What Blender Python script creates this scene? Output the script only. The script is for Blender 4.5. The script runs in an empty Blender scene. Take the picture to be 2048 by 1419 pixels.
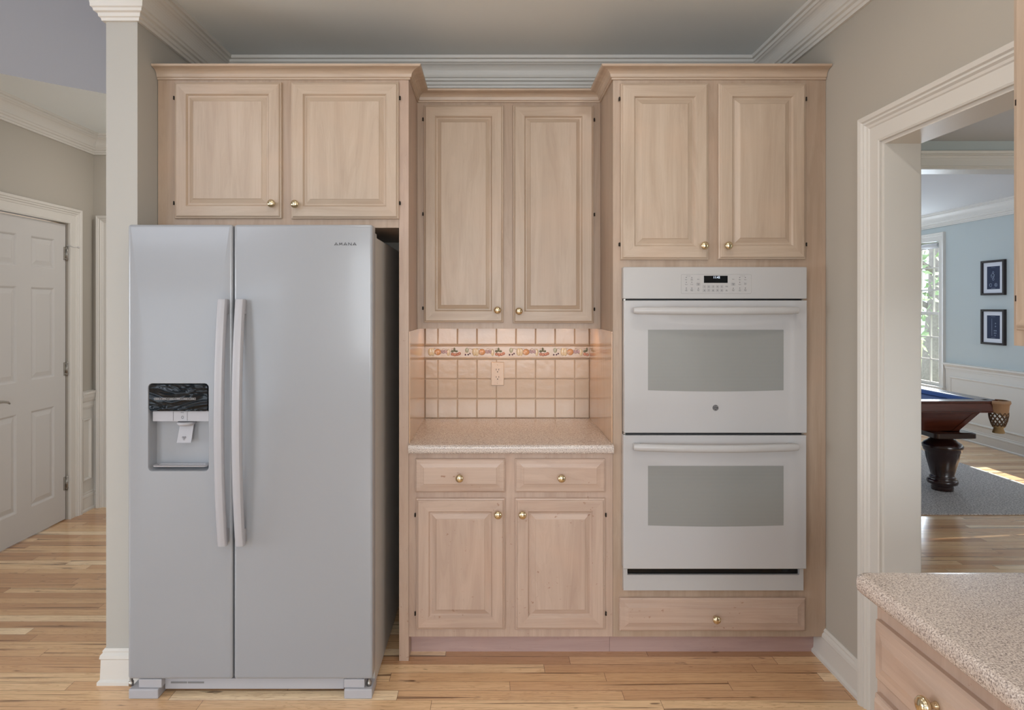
import bpy, bmesh, math, random
from mathutils import Vector, Matrix
random.seed(7)
R = math.radians
C = bpy.context.scene.collection
SC = bpy.context.scene
# ------------------------------------------------------------------ camera
# camera at x=0,y=0 looking along +y; depth = y
F = 1290.0; VX, VY = 982.0, 613.0; H = 1.463
cd = bpy.data.cameras.new('camera'); cam = bpy.data.objects.new('camera', cd); C.objects.link(cam)
cam.location = (0, 0, H); cam.rotation_euler = (R(90), 0, 0)
cd.sensor_width = 36; cd.sensor_fit = 'HORIZONTAL'; cd.lens = 36*F/2048
cd.shift_x = (1024-VX)/2048; cd.shift_y = -(709.5-VY)/2048
cd.clip_start = 0.05; cd.clip_end = 200
SC.camera = cam
# ------------------------------------------------------------------ world, sun, daylight, added fill lamps
SC.view_settings.view_transform = 'Standard'; SC.view_settings.look = 'None'
SC.view_settings.exposure = 0.0; SC.view_settings.gamma = 1; SC.view_settings.use_curve_mapping = False
w = bpy.data.worlds.new('sky'); SC.world = w; w.use_nodes = True
bg = w.node_tree.nodes['Background']; bg.inputs[0].default_value = (0.80, 0.90, 1.0, 1); bg.inputs[1].default_value = 2.4
def light(name, kind, loc, aim, energy, color, size=1, size_y=None, **kw):
    l = bpy.data.lights.new(name, kind); l.energy = energy; l.color = color
    if kind == 'AREA':
        l.shape = 'RECTANGLE' if size_y else 'DISK'; l.size = size
        if size_y: l.size_y = size_y
    o = bpy.data.objects.new(name, l); C.objects.link(o); o.location = loc
    o.rotation_euler = Vector(aim).to_track_quat('-Z', 'Y').to_euler()
    for k, v in kw.items(): setattr(l, k, v)
    return o
sun = light('sun', 'SUN', (8, 6, 6), (-0.766, -0.10, -0.66), 15, (1, .95, .86)); sun.data.angle = R(.6)
DAY = (0.93, 0.97, 1.0); COOL = (0.80, 0.88, 1.0)
light('daylight_kitchen_window', 'AREA', (0.2, -2.92, 1.45), (0.10, 1, -.12), 68, DAY, 2.2, 1.5)
light('daylight_patio_door', 'AREA', (-3.6, -2.92, 1.15), (0, 1, 0), 10, COOL, 2.2, 2.0)
light('daylight_high_window', 'AREA', (-3.6, -2.92, 3.7), (0, 1, 0), 30, (.78, .83, 1.0), 2.4, 1.3)
light('daylight_side_window', 'AREA', (-5.9, 0.3, 1.4), (1, 0, 0), 85, (.93, .96, 1.0), 2.4, 1.5)
light('daylight_dining_window', 'AREA', (5.12, 8.0, 1.45), (-1, -.25, 0), 30, (.74, .86, 1.0), 0.9, 1.6)
light('daylight_dining_back_window', 'AREA', (4.1, 0.45, 1.5), (0, 1, -.3), 24, (.95, .97, 1.0), 1.6, 1.5)
light('fill_dining_left', 'AREA', (1.72, 6.6, 1.5), (1, 0, 0), 40, (.80, .88, 1.0), 2.4, 1.6)  # added fill for the far room wall; no window on this side
CANS = [(-.62, 1.75, 2.0), (.62, 1.75, 4), (-.62, .3, 4), (.62, .3, 4), (-2.1, 4.35, 4)]  # lamps added out of view to brighten floor and counters
for x_, y_, e_ in CANS: light('added_recessed_lamp', 'AREA', (x_, y_, 2.694), (0, 0, -1), e_, (1, .93, .86), .11)
light('fill_hall', 'AREA', (-1.56, 4.1, 1.4), (-1, 0, 0), 4.5, (1, .98, .95), 0.9, 1.9)  # added fill, hidden behind the kitchen back wall, brightens the hall
# ------------------------------------------------------------------ helpers
def mp_front(u, v, w): return (u, w, v)        # u=x v=z w=depth
def mp_side(u, v, w): return (w, u, v)         # u=y v=z w=x
def mp_top(u, v, w): return (u, v, w)
def px(p, D): return (p-VX)/F*D
def pz(p, D): return H-(p-VY)/F*D
def B(): return bmesh.new()
def box(bm, x0, x1, y0, y1, z0, z1, mi=0, bev=0):
    vs = [bm.verts.new((x, y, z)) for z in (z0, z1) for y in (y0, y1) for x in (x0, x1)]
    q = [(0,2,3,1),(4,5,7,6),(0,1,5,4),(2,6,7,3),(0,4,6,2),(1,3,7,5)]
    fs = [bm.faces.new([vs[i] for i in f]) for f in q]
    for f in fs: f.material_index = mi
    if bev:
        es = {e for f in fs for e in f.edges}
        bmesh.ops.bevel(bm, geom=list(es), offset=bev, segments=2, profile=.6, affect='EDGES', clamp_overlap=True, material=-1)
    return fs
def rr(u0, u1, v0, v1, r, w, n=5):
    if r <= 0: return [(u0, v0, w), (u1, v0, w), (u1, v1, w), (u0, v1, w)]
    out = []
    for cx, cy, a in ((u1-r, v0+r, -90), (u1-r, v1-r, 0), (u0+r, v1-r, 90), (u0+r, v0+r, 180)):
        for k in range(n+1):
            t = R(a+90*k/n); out.append((cx+r*math.cos(t), cy+r*math.sin(t), w))
    return out
def ins(u0, u1, v0, v1, d, w, r=0, n=5): return rr(u0+d, u1-d, v0+d, v1-d, max(r-d, 0.0008) if r else 0, w, n)
def loft(bm, loops, mp=mp_front, cap0=True, cap1=True, mats=None, closed=True, sidemats=None):
    vs = [[bm.verts.new(mp(*p)) for p in L] for L in loops]
    n = len(loops[0])
    for i in range(len(loops)-1):
        for j in range(n if closed else n-1):
            k = (j+1) % n
            try: f = bm.faces.new((vs[i][j], vs[i][k], vs[i+1][k], vs[i+1][j]))
            except ValueError: continue
            if mats: f.material_index = mats[i]
            if sidemats: f.material_index = sidemats[j]
    if cap0: bm.faces.new(vs[0]).material_index = mats[0] if mats else 0
    if cap1: bm.faces.new(vs[-1][::-1]).material_index = mats[-1] if mats else 0
    return vs
def sweep(bm, path, prof, mp, side=1, closed=False, cap=True, mi=0):
    """path: 2-D points; prof: (offset, height); mitred."""
    P = [Vector(p) for p in path]; n = len(P); loops = []
    for i in range(n):
        a = P[i-1] if (i > 0 or closed) else None; b = P[(i+1) % n] if (i < n-1 or closed) else None
        ns = []
        if a is not None: d = (P[i]-a).normalized(); ns.append(Vector((-d.y, d.x))*side)
        if b is not None: d = (b-P[i]).normalized(); ns.append(Vector((-d.y, d.x))*side)
        m = ns[0] if len(ns) == 1 else (ns[0]+ns[1])/(1+ns[0].dot(ns[1]))
        loops.append([(P[i].x+m.x*o, P[i].y+m.y*o, h) for o, h in prof])
    vs = [[bm.verts.new(mp(*p)) for p in L] for L in loops]
    k = len(prof); rng = range(n if closed else n-1)
    for i in rng:
        for j in range(k):
            j2 = (j+1) % k; i2 = (i+1) % n
            f = bm.faces.new((vs[i][j], vs[i][j2], vs[i2][j2], vs[i2][j])); f.material_index = mi
    if cap and not closed:
        bm.faces.new(vs[0]).material_index = mi; bm.faces.new(vs[-1][::-1]).material_index = mi
def lathe(bm, prof, c, axis='z', n=28, mi=0, flute=None, smooth=True):
    """prof: (radius, t) along axis from c"""
    rings = []
    for i, (r, t) in enumerate(prof):
        ring = []
        for k in range(n):
            a = 2*math.pi*k/n
            rk = r*(1-(0.05 if (k % 2) else 0)) if (flute and flute[0] <= i <= flute[1]) else r
            u, v = rk*math.cos(a), rk*math.sin(a)
            p = {'z': (u, v, t), 'y': (u, t, v), 'x': (t, u, v)}[axis]
            ring.append(bm.verts.new((c[0]+p[0], c[1]+p[1], c[2]+p[2])))
        rings.append(ring)
    for i in range(len(rings)-1):
        for k in range(n):
            f = bm.faces.new((rings[i][k], rings[i][(k+1) % n], rings[i+1][(k+1) % n], rings[i+1][k]))
            f.material_index = mi; f.smooth = smooth
    bm.faces.new(rings[0]).material_index = mi; bm.faces.new(rings[-1][::-1]).material_index = mi
def tube(bm, pts, r, n=8, mi=0, closed=False):
    P = [Vector(p) for p in pts]; rings = []; N = len(P)
    for i in range(N):
        if closed: d = P[(i+1) % N]-P[i-1]
        else: d = P[min(i+1, N-1)]-P[max(i-1, 0)]
        d.normalize(); up = Vector((0, 0, 1)) if abs(d.z) < .9 else Vector((1, 0, 0))
        a = d.cross(up).normalized(); b = d.cross(a)
        ri = r[i] if isinstance(r, (list, tuple)) else r
        rings.append([bm.verts.new(P[i]+a*ri*math.cos(2*math.pi*k/n)+b*ri*math.sin(2*math.pi*k/n)) for k in range(n)])
    for i in range(N if closed else N-1):
        for k in range(n):
            f = bm.faces.new((rings[i][k], rings[i][(k+1) % n], rings[(i+1) % N][(k+1) % n], rings[(i+1) % N][k]))
            f.smooth = True; f.material_index = mi
    if not closed: bm.faces.new(rings[0]); bm.faces.new(rings[-1][::-1])
def ball(bm, c, rx, ry, rz, mi=0, n=12):
    g = bmesh.ops.create_uvsphere(bm, u_segments=n, v_segments=max(6, n*2//3), radius=1)
    for v in g['verts']: v.co = Vector((c[0]+v.co.x*rx, c[1]+v.co.y*ry, c[2]+v.co.z*rz))
    for v in g['verts']:
        for f in v.link_faces: f.material_index = mi; f.smooth = True
def rootloc(o):
    v = Vector((0, 0, 0))
    while o is not None: v += o.location; o = o.parent
    return v
def obj(name, bm, mats, parent=None, loc=None, label=None, cat=None, group=None, kind=None, smooth=False):
    base = rootloc(parent) if parent else Vector(loc or (0, 0, 0))
    bmesh.ops.recalc_face_normals(bm, faces=bm.faces)
    if base.length: bmesh.ops.translate(bm, verts=bm.verts, vec=-base)
    me = bpy.data.meshes.new(name); bm.to_mesh(me); bm.free()
    for m in (mats if isinstance(mats, (list, tuple)) else [mats]): me.materials.append(m)
    if smooth:
        for p in me.polygons: p.use_smooth = True
        try: me.set_sharp_from_angle(angle=R(35))
        except Exception: pass
    o = bpy.data.objects.new(name, me); C.objects.link(o)
    if parent: o.parent = parent
    else: o.location = base
    tag(o, label, cat, group, kind); return o
def tag(o, label=None, cat=None, group=None, kind=None):
    if label: o['label'] = label
    if cat: o['category'] = cat
    if group: o['group'] = group
    if kind: o['kind'] = kind
def thing(name, label, cat, loc, group=None, kind=None):
    o = bpy.data.objects.new(name, None); C.objects.link(o); o.location = loc; o.empty_display_size = .1
    tag(o, label, cat, group, kind); return o
def struct(name, bm, m, **k): return obj(name, bm, m, kind='structure', **k)
def text(name, s, size, c, mat, parent, sx=1.0, ext=.0006, face='front', label=None):
    cu = bpy.data.curves.new('t', 'FONT'); cu.body = s; cu.size = size; cu.extrude = ext; cu.align_x = 'CENTER'; cu.align_y = 'CENTER'
    t = bpy.data.objects.new('t', cu); C.objects.link(t); bpy.context.view_layer.update()
    me = bpy.data.meshes.new_from_object(t.evaluated_get(bpy.context.evaluated_depsgraph_get()))
    bpy.data.objects.remove(t); bpy.data.curves.remove(cu)
    base = rootloc(parent)
    for v in me.vertices:
        x, y, z = v.co; v.co = Vector((c[0]+x*sx, c[1]-z, c[2]+y))-base
    me.materials.clear(); me.materials.append(mat); me.name = name
    o = bpy.data.objects.new(name, me); C.objects.link(o); o.parent = parent
    if label: o['label'] = label
    return o
# ------------------------------------------------------------------ materials
class NT:
    def __init__(s, name):
        s.m = bpy.data.materials.new(name); s.m.use_nodes = True; s.t = s.m.node_tree
        s.b = s.t.nodes['Principled BSDF']; s.tc = s.n('ShaderNodeTexCoord')
    def n(s, ty, **k):
        x = s.t.nodes.new(ty)
        for a, v in k.items():
            if a.startswith('i_'):
                key = a[2:]; key = int(key) if key.isdigit() else key.replace('_', ' ')
                s.put(x.inputs[key], v)
            else: setattr(x, a, v)
        return x
    def put(s, i, v):
        if isinstance(v, bpy.types.NodeSocket): s.t.links.new(v, i)
        elif isinstance(v, (tuple, list)) and len(v) == 3 and i.type == 'RGBA': i.default_value = (*v, 1)
        else: i.default_value = v
    def math(s, op, a, b=0.0): return s.n('ShaderNodeMath', operation=op, i_0=a, i_1=b).outputs[0]
    def noise(s, vec, scale, detail=3, rough=.5, dist=0): 
        return s.n('ShaderNodeTexNoise', i_Vector=vec, i_Scale=scale, i_Detail=detail, i_Roughness=rough, i_Distortion=dist).outputs[0]
    def mapping(s, sc, vec=None, loc=(0, 0, 0)): return s.n('ShaderNodeMapping', i_Vector=vec or s.tc.outputs['Object'], i_Scale=sc, i_Location=loc).outputs[0]
    def ramp(s, f, stops):
        r = s.n('ShaderNodeValToRGB', i_0=f); e = r.color_ramp.elements
        while len(e) < len(stops): e.new(.5)
        for k, (p, c) in enumerate(stops): e[k].position = p; e[k].color = (*c, 1) if len(c) == 3 else c
        return r.outputs[0]
    def mix(s, f, a, b, mode='MIX'):
        x = s.n('ShaderNodeMix', data_type='RGBA', blend_type=mode)
        s.put(x.inputs['Factor'], f); s.put(x.inputs['A'], a); s.put(x.inputs['B'], b); return x.outputs['Result']
    def bump(s, h, strength, dist=.002):
        s.t.links.new(s.n('ShaderNodeBump', i_Height=h, i_Strength=strength, i_Distance=dist).outputs[0], s.b.inputs['Normal'])
    def set(s, col=None, rough=.5, metal=0, spec=None, coat=0, coatr=.1):
        if col is not None: s.put(s.b.inputs['Base Color'], col)
        s.put(s.b.inputs['Roughness'], rough); s.put(s.b.inputs['Metallic'], metal)
        if spec is not None: s.b.inputs['Specular IOR Level'].default_value = spec
        if coat: s.b.inputs['Coat Weight'].default_value = coat; s.b.inputs['Coat Roughness'].default_value = coatr
        return s.m
def sr(r, g, b):
    f = lambda c: (c/255/12.92) if c/255 <= .04045 else ((c/255+.055)/1.055)**2.4
    return (f(r), f(g), f(b))
def plain(name, col, rough=.5, metal=0, var=.03, vs=3, **k):
    t = NT(name); n = t.noise(t.tc.outputs['Object'], vs, 3)
    c2 = tuple(max(0, c*(1-var*2)) for c in col)
    return t.set(t.mix(n, col, c2), rough, metal, **k)
def paint(name, col, rough=.6, bump=.05):
    t = NT(name); n = t.noise(t.tc.outputs['Object'], 220, 2); n2 = t.noise(t.tc.outputs['Object'], 1.2, 2)
    t.bump(n, bump, .001); return t.set(t.mix(n2, col, tuple(c*.96 for c in col)), rough)
def wood(name, light_, dark, axis='z', rough=.42, chips=0, coat=.15, pink=None):
    t = NT(name); ri = t.n('ShaderNodeObjectInfo').outputs['Random']
    add = t.n('ShaderNodeVectorMath', operation='ADD'); t.put(add.inputs[0], t.tc.outputs['Object'])
    cx = t.n('ShaderNodeCombineXYZ', i_X=t.math('MULTIPLY', ri, 13), i_Y=t.math('MULTIPLY', ri, 7), i_Z=t.math('MULTIPLY', ri, 5)); t.put(add.inputs[1], cx.outputs[0])
    v = add.outputs[0]
    s1 = {'z': (9, 9, .9), 'x': (.9, 9, 9), 'y': (9, .9, 9)}[axis]; s2 = {'z': (90, 90, 3), 'x': (3, 90, 90), 'y': (90, 3, 90)}[axis]
    a = t.noise(t.mapping(s1, v), 1.4, 4, .6, 1.6); b = t.noise(t.mapping(s2, v), 1.5, 3, .6)
    c = t.ramp(a, [(.30, dark), (.62, light_)])
    cv_ = t.math('FRACT', t.math('MULTIPLY', a, 9.0)); c = t.mix(t.ramp(cv_, [(0, (.09,)*3), (.2, (0,)*3), (.85, (0,)*3), (1, (.09,)*3)]), c, tuple(q*.7 for q in dark))
    c = t.mix(t.math('MULTIPLY', b, .38), c, tuple(q*.78 for q in dark))
    blot = t.noise(v, 5, 2)
    c = t.mix(t.ramp(blot, [(.48, (0, 0, 0)), (.72, (.35,)*3)]), c, pink or tuple(x*y for x, y in zip(light_, (1.0, .90, .84))))
    if chips:
        ch = t.noise(t.mapping((45, 45, 70)), 1.0, 4, .65); m = t.noise(t.tc.outputs['Object'], 7, 2)
        f = t.math('MULTIPLY', t.ramp(ch, [(.665, (0,)*3), (.68, (1,)*3)]), t.ramp(m, [(.50, (0,)*3), (.58, (1,)*3)]))
        c = t.mix(t.math('MULTIPLY', f, .8), c, sr(150, 110, 85))
    t.bump(b, .12, .0006)
    return t.set(c, rough, coat=coat, coatr=.25)
WL, WD = (.56, .445, .345), (.45, .338, .248)
M = {}
M['wood'] = wood('pickled_maple_vertical', WL, WD, 'z')
M['woodh'] = wood('pickled_maple_horizontal', WL, WD, 'x')
M['woody'] = wood('pickled_maple_depth', WL, WD, 'y')
BL, BD = (.58, .435, .348), (.46, .325, .252)
M['face'] = wood('pickled_maple_face_frame', (.49, .37, .28), (.395, .285, .205), 'z')
M['worn'] = wood('pickled_maple_worn_vertical', BL, BD, 'z', chips=1)
M['wornh'] = wood('pickled_maple_worn_horizontal', BL, BD, 'x', chips=1)
M['worny'] = wood('pickled_maple_worn_depth', BL, BD, 'y', chips=0)
M['pink'] = wood('pickled_maple_pinkish', (.57, .40, .36), (.47, .32, .29), 'x', chips=1)
M['gloss'] = wood('varnished_maple_side', (.66, .46, .31), (.60, .40, .26), 'z', rough=.13, coat=.6)
M['wall'] = paint('greige_wall_paint', (.47, .435, .38))
M['wallc'] = paint('light_greige_wall_paint', (.46, .445, .41))
M['wallfar'] = paint('sage_wall_paint', (.50, .55, .55))
M['ceil'] = paint('ceiling_paint', (.80, .84, .84), .8)
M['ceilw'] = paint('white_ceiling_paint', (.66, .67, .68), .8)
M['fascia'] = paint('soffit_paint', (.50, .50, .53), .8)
M['trim'] = plain('white_trim_paint', (.70, .675, .63), .38, var=.02)
M['trimk'] = plain('cream_trim_paint', (.70, .675, .63), .38, var=.02)
M['doorw'] = plain('white_door_paint', (.60, .585, .57), .62, var=.02)
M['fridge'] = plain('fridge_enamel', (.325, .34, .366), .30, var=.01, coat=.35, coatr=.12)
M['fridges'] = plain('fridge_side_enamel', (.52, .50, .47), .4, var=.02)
M['plastic'] = plain('white_plastic', (.43, .43, .46), .35, var=.01)
M['oven'] = plain('oven_white_glass', (.51, .505, .51), .12, var=.01, coat=.5, coatr=.03)
M['ovenp'] = plain('oven_panel_enamel', (.49, .48, .475), .3, var=.01)
M['dark'] = plain('dark_gap', (.01, .01, .012), .5)
M['rubber'] = plain('grey_gasket', (.16, .16, .16), .7)
M['black'] = plain('black_gloss', (.008, .009, .010), .08, spec=.3)
t = NT('wavy_black_film'); t.bump(t.noise(t.mapping((5, 5, 16)), 1.0, 2, .5, 1.5), 1.0, .03); M['film'] = t.set((.006, .010, .014), .06, spec=.32)
M['dgrey'] = plain('dark_grey_print', (.06, .06, .065), .5)
M['mgrey'] = plain('mid_grey_print', (.22, .22, .22), .5)
M['btn'] = plain('button_grey', (.42, .41, .41), .5)
M['brass'] = plain('polished_brass', (.78, .66, .44), .16, 1, var=.05)
M['chrome'] = plain('brushed_nickel', (.45, .43, .40), .3, 1)
M['hinge'] = plain('dark_hinge_steel', (.03, .025, .02), .4, .5)
M['ivory'] = plain('ivory_plastic', (.68, .56, .46), .35, var=.01)
t = NT('lit_display'); t.b.inputs['Emission Color'].default_value = (.75, .85, 1, 1); t.b.inputs['Emission Strength'].default_value = 1.6; M['lit'] = t.set((.1, .1, .12))
t = NT('oven_window_glass'); z = t.n('ShaderNodeSeparateXYZ', i_0=t.tc.outputs['Object']).outputs[2]
ln = t.math('SINE', t.math('MULTIPLY', z, 1150)); nn = t.noise(t.mapping((8, 8, 260)), 1, 2)
M['ovglass'] = t.set(t.mix(t.math('MULTIPLY', t.math('ADD', ln, nn), .16), (.30, .305, .295), (.24, .245, .237)), .13, coat=.6, coatr=.03)
t = NT('speckled_laminate'); v = t.tc.outputs['Object']
a = t.noise(v, 330, 2, .6); b = t.noise(v, 190, 3, .7); c = t.noise(v, 520, 2)
col = t.ramp(a, [(.36, sr(136, 125, 120)), (.47, sr(198, 184, 174)), (.60, sr(216, 203, 193)), (.70, sr(240, 232, 226))])
col = t.mix(t.ramp(b, [(.60, (0,)*3), (.66, (.65,)*3)]), col, sr(124, 112, 108)); col = t.mix(t.ramp(c, [(.60, (0,)*3), (.68, (.6,)*3)]), col, sr(222, 214, 210))
M['counter'] = t.set(col, .22, coat=.35, coatr=.08)
t = NT('glazed_tile'); v = t.tc.outputs['Object']; t.bump(t.noise(v, 26, 2, .5), .40, .003)
M['tile'] = t.set(t.mix(t.noise(v, 9, 2), (.58, .465, .36), (.53, .415, .315)), .22, coat=.25, coatr=.10)
M['grout'] = plain('tile_grout', (.58, .46, .36), .8)
for nm, col in dict(orange=(.66, .36, .19), peach=(.66, .44, .31), cream=(.70, .60, .42), plum=(.07, .02, .06), leaf=(.16, .18, .12), red=(.56, .27, .20), mauve=(.50, .38, .42), sage=(.45, .47, .36), stem=(.40, .28, .18)).items():
    M[nm] = plain('glaze_'+nm, col, .15)
# oak floor, boards run along x
def floor_mat(name, tint=(1, 1, 1)):
    t = NT(name); sp = t.n('ShaderNodeSeparateXYZ', i_0=t.tc.outputs['Object']); x, y = sp.outputs[0], sp.outputs[1]
    W_, L_ = .060, .85
    yr = t.math('DIVIDE', y, W_); row = t.math('FLOOR', yr); fy = t.math('FRACT', yr)
    wn = t.n('ShaderNodeTexWhiteNoise', noise_dimensions='1D', i_W=row).outputs[0]
    xr = t.math('ADD', t.math('DIVIDE', x, L_), t.math('MULTIPLY', wn, 9.7)); colm = t.math('FLOOR', xr); fx = t.math('FRACT', xr)
    cv = t.n('ShaderNodeCombineXYZ', i_X=row, i_Y=colm).outputs[0]
    rnd = t.n('ShaderNodeTexWhiteNoise', noise_dimensions='2D', i_Vector=cv).outputs[0]
    gv = t.n('ShaderNodeCombineXYZ', i_X=t.math('MULTIPLY', x, 1.5), i_Y=t.math('MULTIPLY', y, 24), i_Z=t.math('MULTIPLY', rnd, 40)).outputs[0]
    g = t.noise(gv, 1.3, 4, .55, .8)
    fine = t.noise(t.n('ShaderNodeCombineXYZ', i_X=t.math('MULTIPLY', x, 6), i_Y=t.math('MULTIPLY', y, 150), i_Z=t.math('MULTIPLY', rnd, 40)).outputs[0], 1.0, 3, .7)
    wv = t.math('FRACT', t.math('MULTIPLY', g, 11.0))                   # growth rings: contour lines of the noise
    base = t.ramp(rnd, [(0, sr(164, 120, 84)), (.3, sr(186, 142, 102)), (.7, sr(196, 156, 114)), (.86, sr(204, 166, 124)), (1, sr(214, 184, 146))])
    base = t.mix(t.ramp(wv, [(.0, (.38,)*3), (.22, (0,)*3), (.9, (0,)*3), (1, (.38,)*3)]), base, sr(140, 92, 58))
    base = t.mix(t.ramp(fine, [(.35, (.28,)*3), (.55, (0,)*3)]), base, sr(128, 88, 58))
    sv = t.n('ShaderNodeCombineXYZ', i_X=t.math('MULTIPLY', x, 1.1), i_Y=t.math('MULTIPLY', y, 42), i_Z=t.math('MULTIPLY', rnd, 90)).outputs[0]
    st = t.noise(sv, 1.0, 3, .5, .5)
    base = t.mix(t.ramp(st, [(.62, (0,)*3), (.69, (.85,)*3)]), base, sr(82, 52, 36))
    kn = t.noise(t.n('ShaderNodeCombineXYZ', i_X=t.math('MULTIPLY', x, 7), i_Y=t.math('MULTIPLY', y, 24), i_Z=rnd).outputs[0], 1.3, 2)
    base = t.mix(t.ramp(kn, [(.70, (0,)*3), (.77, (.8,)*3)]), base, sr(70, 44, 30))
    ey = t.math('LESS_THAN', t.math('ABSOLUTE', t.math('SUBTRACT', fy, .5)), .484); ex = t.math('LESS_THAN', t.math('ABSOLUTE', t.math('SUBTRACT', fx, .5)), .4988)
    seam = t.math('MULTIPLY', ey, ex)
    base = t.mix(t.math('MULTIPLY', t.math('SUBTRACT', 1.0, seam), .65), base, sr(70, 45, 30))
    base = t.mix(1.0, base, tint, 'MULTIPLY'); t.bump(seam, .25, .001)
    return t.set(base, t.math('ADD', t.math('MULTIPLY', fine, .12), .16), coat=.25, coatr=.12)
M['floor'] = floor_mat('oak_strip_floor', (1.52, 1.70, 1.90))
t = NT('woven_rug'); v = t.mapping((1, 1, 1)); wv = t.n('ShaderNodeTexWave', i_Vector=t.mapping((70, 130, 1)), i_Scale=1, i_Distortion=4, i_Detail=2).outputs[1]
n = t.ramp(t.noise(v, 90, 3, .7), [(.35, (0,)*3), (.65, (1,)*3)]); t.bump(n, .8, .006)
M['rug'] = t.set(t.mix(wv, t.mix(n, (.20, .19, .20), (.86, .82, .80)), t.mix(n, (.36, .34, .34), (.88, .85, .82))), .95)
M['mahog'] = wood('mahogany_red', (.135, .035, .018), (.075, .018, .010), 'x', rough=.22, coat=.5, pink=(.12, .03, .016))
M['mahogd'] = wood('mahogany_dark', (.040, .012, .008), (.020, .007, .005), 'z', rough=.2, coat=.5, pink=(.03, .01, .007))
t = NT('blue_felt'); M['felt'] = t.set(t.mix(t.noise(t.tc.outputs['Object'], 400, 2), (.03, .07, .20), (.04, .09, .26)), .9)
M['leather'] = plain('tan_leather', (.45, .26, .14), .5); M['net'] = plain('pocket_net', (.16, .09, .05), .8); M['fringe'] = plain('gold_fringe', (.42, .28, .13), .9)
M['frame'] = plain('dark_wood_frame', (.025, .016, .016), .35)
M['mat'] = plain('white_mat_board', (.72, .74, .80), .7)
M['navy'] = plain('navy_print', (.012, .022, .075), .4, var=.2, vs=30); M['printw'] = plain('print_light_ink', (.35, .42, .55), .5)
t = NT('window_glass'); g = t.n('ShaderNodeBsdfTransparent'); gl = t.n('ShaderNodeBsdfGlossy', i_Roughness=.02); mx = t.n('ShaderNodeMixShader', i_0=.06)
t.t.links.new(g.outputs[0], mx.inputs[1]); t.t.links.new(gl.outputs[0], mx.inputs[2]); t.t.links.new(mx.outputs[0], t.t.nodes['Material Output'].inputs[0]); M['glass'] = t.m
M['bark'] = plain('tree_bark', (.45, .40, .38), .9, var=.3, vs=20); M['leafg'] = plain('tree_leaves', (.42, .60, .30), .7, var=.3, vs=8)
M['lawn'] = plain('lawn_grass', (.20, .24, .12), .95, var=.2, vs=2)
M['shade'] = plain('roller_shade_fabric', (.62, .63, .64), .8)
# ------------------------------------------------------------------ main dimensions (metres)
DF, DW, DM = 2.665, 3.282, 2.962          # cabinet faces, back wall, middle upper face
XL, XR = -1.378, 1.384                    # kitchen side walls
CE, CF = 2.707, 2.54                      # kitchen ceiling, dining ceiling
PL0, PL1, NR = -.380, -.339, .504         # fridge end panel, tower left side
# ------------------------------------------------------------------ structure
bm = B(); box(bm, -6.1, 5.4, -3.1, 9.1, -.1, 0); struct('floor', bm, M['floor'])
bm = B(); box(bm, -1.50, 1.53, -3.0, 3.40, CE, CE+.1); struct('ceiling', bm, M['ceil'])
bm = B(); box(bm, -1.50, 1.384+.14, DW, DW+.12, 0, CE); struct('wall_back', bm, M['wall'])
bm = B(); box(bm, -1.50, XL, 2.514, DW, 0, CE); struct('wall_left', bm, M['wallc'])
bm = B()                                   # header between kitchen and the two-storey room
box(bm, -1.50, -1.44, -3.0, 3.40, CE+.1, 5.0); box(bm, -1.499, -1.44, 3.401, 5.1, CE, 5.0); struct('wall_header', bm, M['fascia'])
# right wall with the cased opening, y 1.05..2.275, z..2.047
OY0, OY1, OZ, WX1 = 0.98, 2.275, 2.047, 1.5035
bm = B(); box(bm, XR, WX1, OY1, DW, 0, CE); box(bm, XR, WX1, -3.0, OY0, 0, CE); box(bm, XR, WX1, OY0, OY1, OZ, CE); struct('wall_right', bm, M['wall'])
bm = B(); j = .012
box(bm, XR-.004, WX1+.004, OY1-j, OY1, 0, OZ-j); box(bm, XR-.004, WX1+.004, OY0, OY0+j, 0, OZ-j); box(bm, XR-.004, WX1+.004, OY0, OY1, OZ-j, OZ)
struct('trim_1', bm, M['trim'])
CAS = [(0, 0), (0, .014), (.006, .017), (.010, .013), (.058, .013), (.062, .017), (.070, .019), (.076, .026), (.084, .024), (.088, .031), (.102, .034), (.106, .028), (.106, 0)]
def casing(bm, y0, y1, z1, xw, sgn, prof=CAS, z0=0, sc=1.0):
    sweep(bm, [(y0, z0), (y0, z1), (y1, z1), (y1, z0)], [(o*sc, h) for o, h in prof], lambda u, v, w: (xw+sgn*w, u, v), side=1)
bm = B(); casing(bm, OY0-.0, OY1+.0, OZ, XR, -1); struct('trim_2', bm, M['trim'])
bm = B(); casing(bm, OY0-.0, OY1+.0, OZ, WX1, 1); struct('trim_3', bm, M['trim'])
# crown round the kitchen
CR = [(0, -.135), (.012, -.135), (.014, -.124), (.020, -.121), (.022, -.108), (.032, -.104), (.034, -.094)]
for k in range(8):
    a = R(k/7*80); CR.append((.036+.034*(1-math.cos(a))+.004, -.090+.055*math.sin(a)))
CR += [(.074, -.030), (.080, -.028), (.082, -.016), (.094, -.014), (.096, 0), (0, 0)]
crk = [(o, CE+h) for o, h in CR]
bm = B(); sweep(bm, [(XR, -3.0), (XR, DW), (XL, DW), (XL, 2.514), (-1.499, 2.514), (-1.499, 3.40)], crk, mp_top, side=1); struct('trim_4', bm, M['trimk'])
BB = [(0, 0), (.024, 0), (.024, .012), (.016, .020), (.014, .095), (.018, .100), (.016, .112), (.009, .120), (.010, .127), (.004, .135), (0, .135)]
bm = B(); sweep(bm, [(XR, OY1+.107), (XR, DF+.0735)], BB, mp_top, side=1); struct('baseboard_right', bm, M['trim'])
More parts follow.
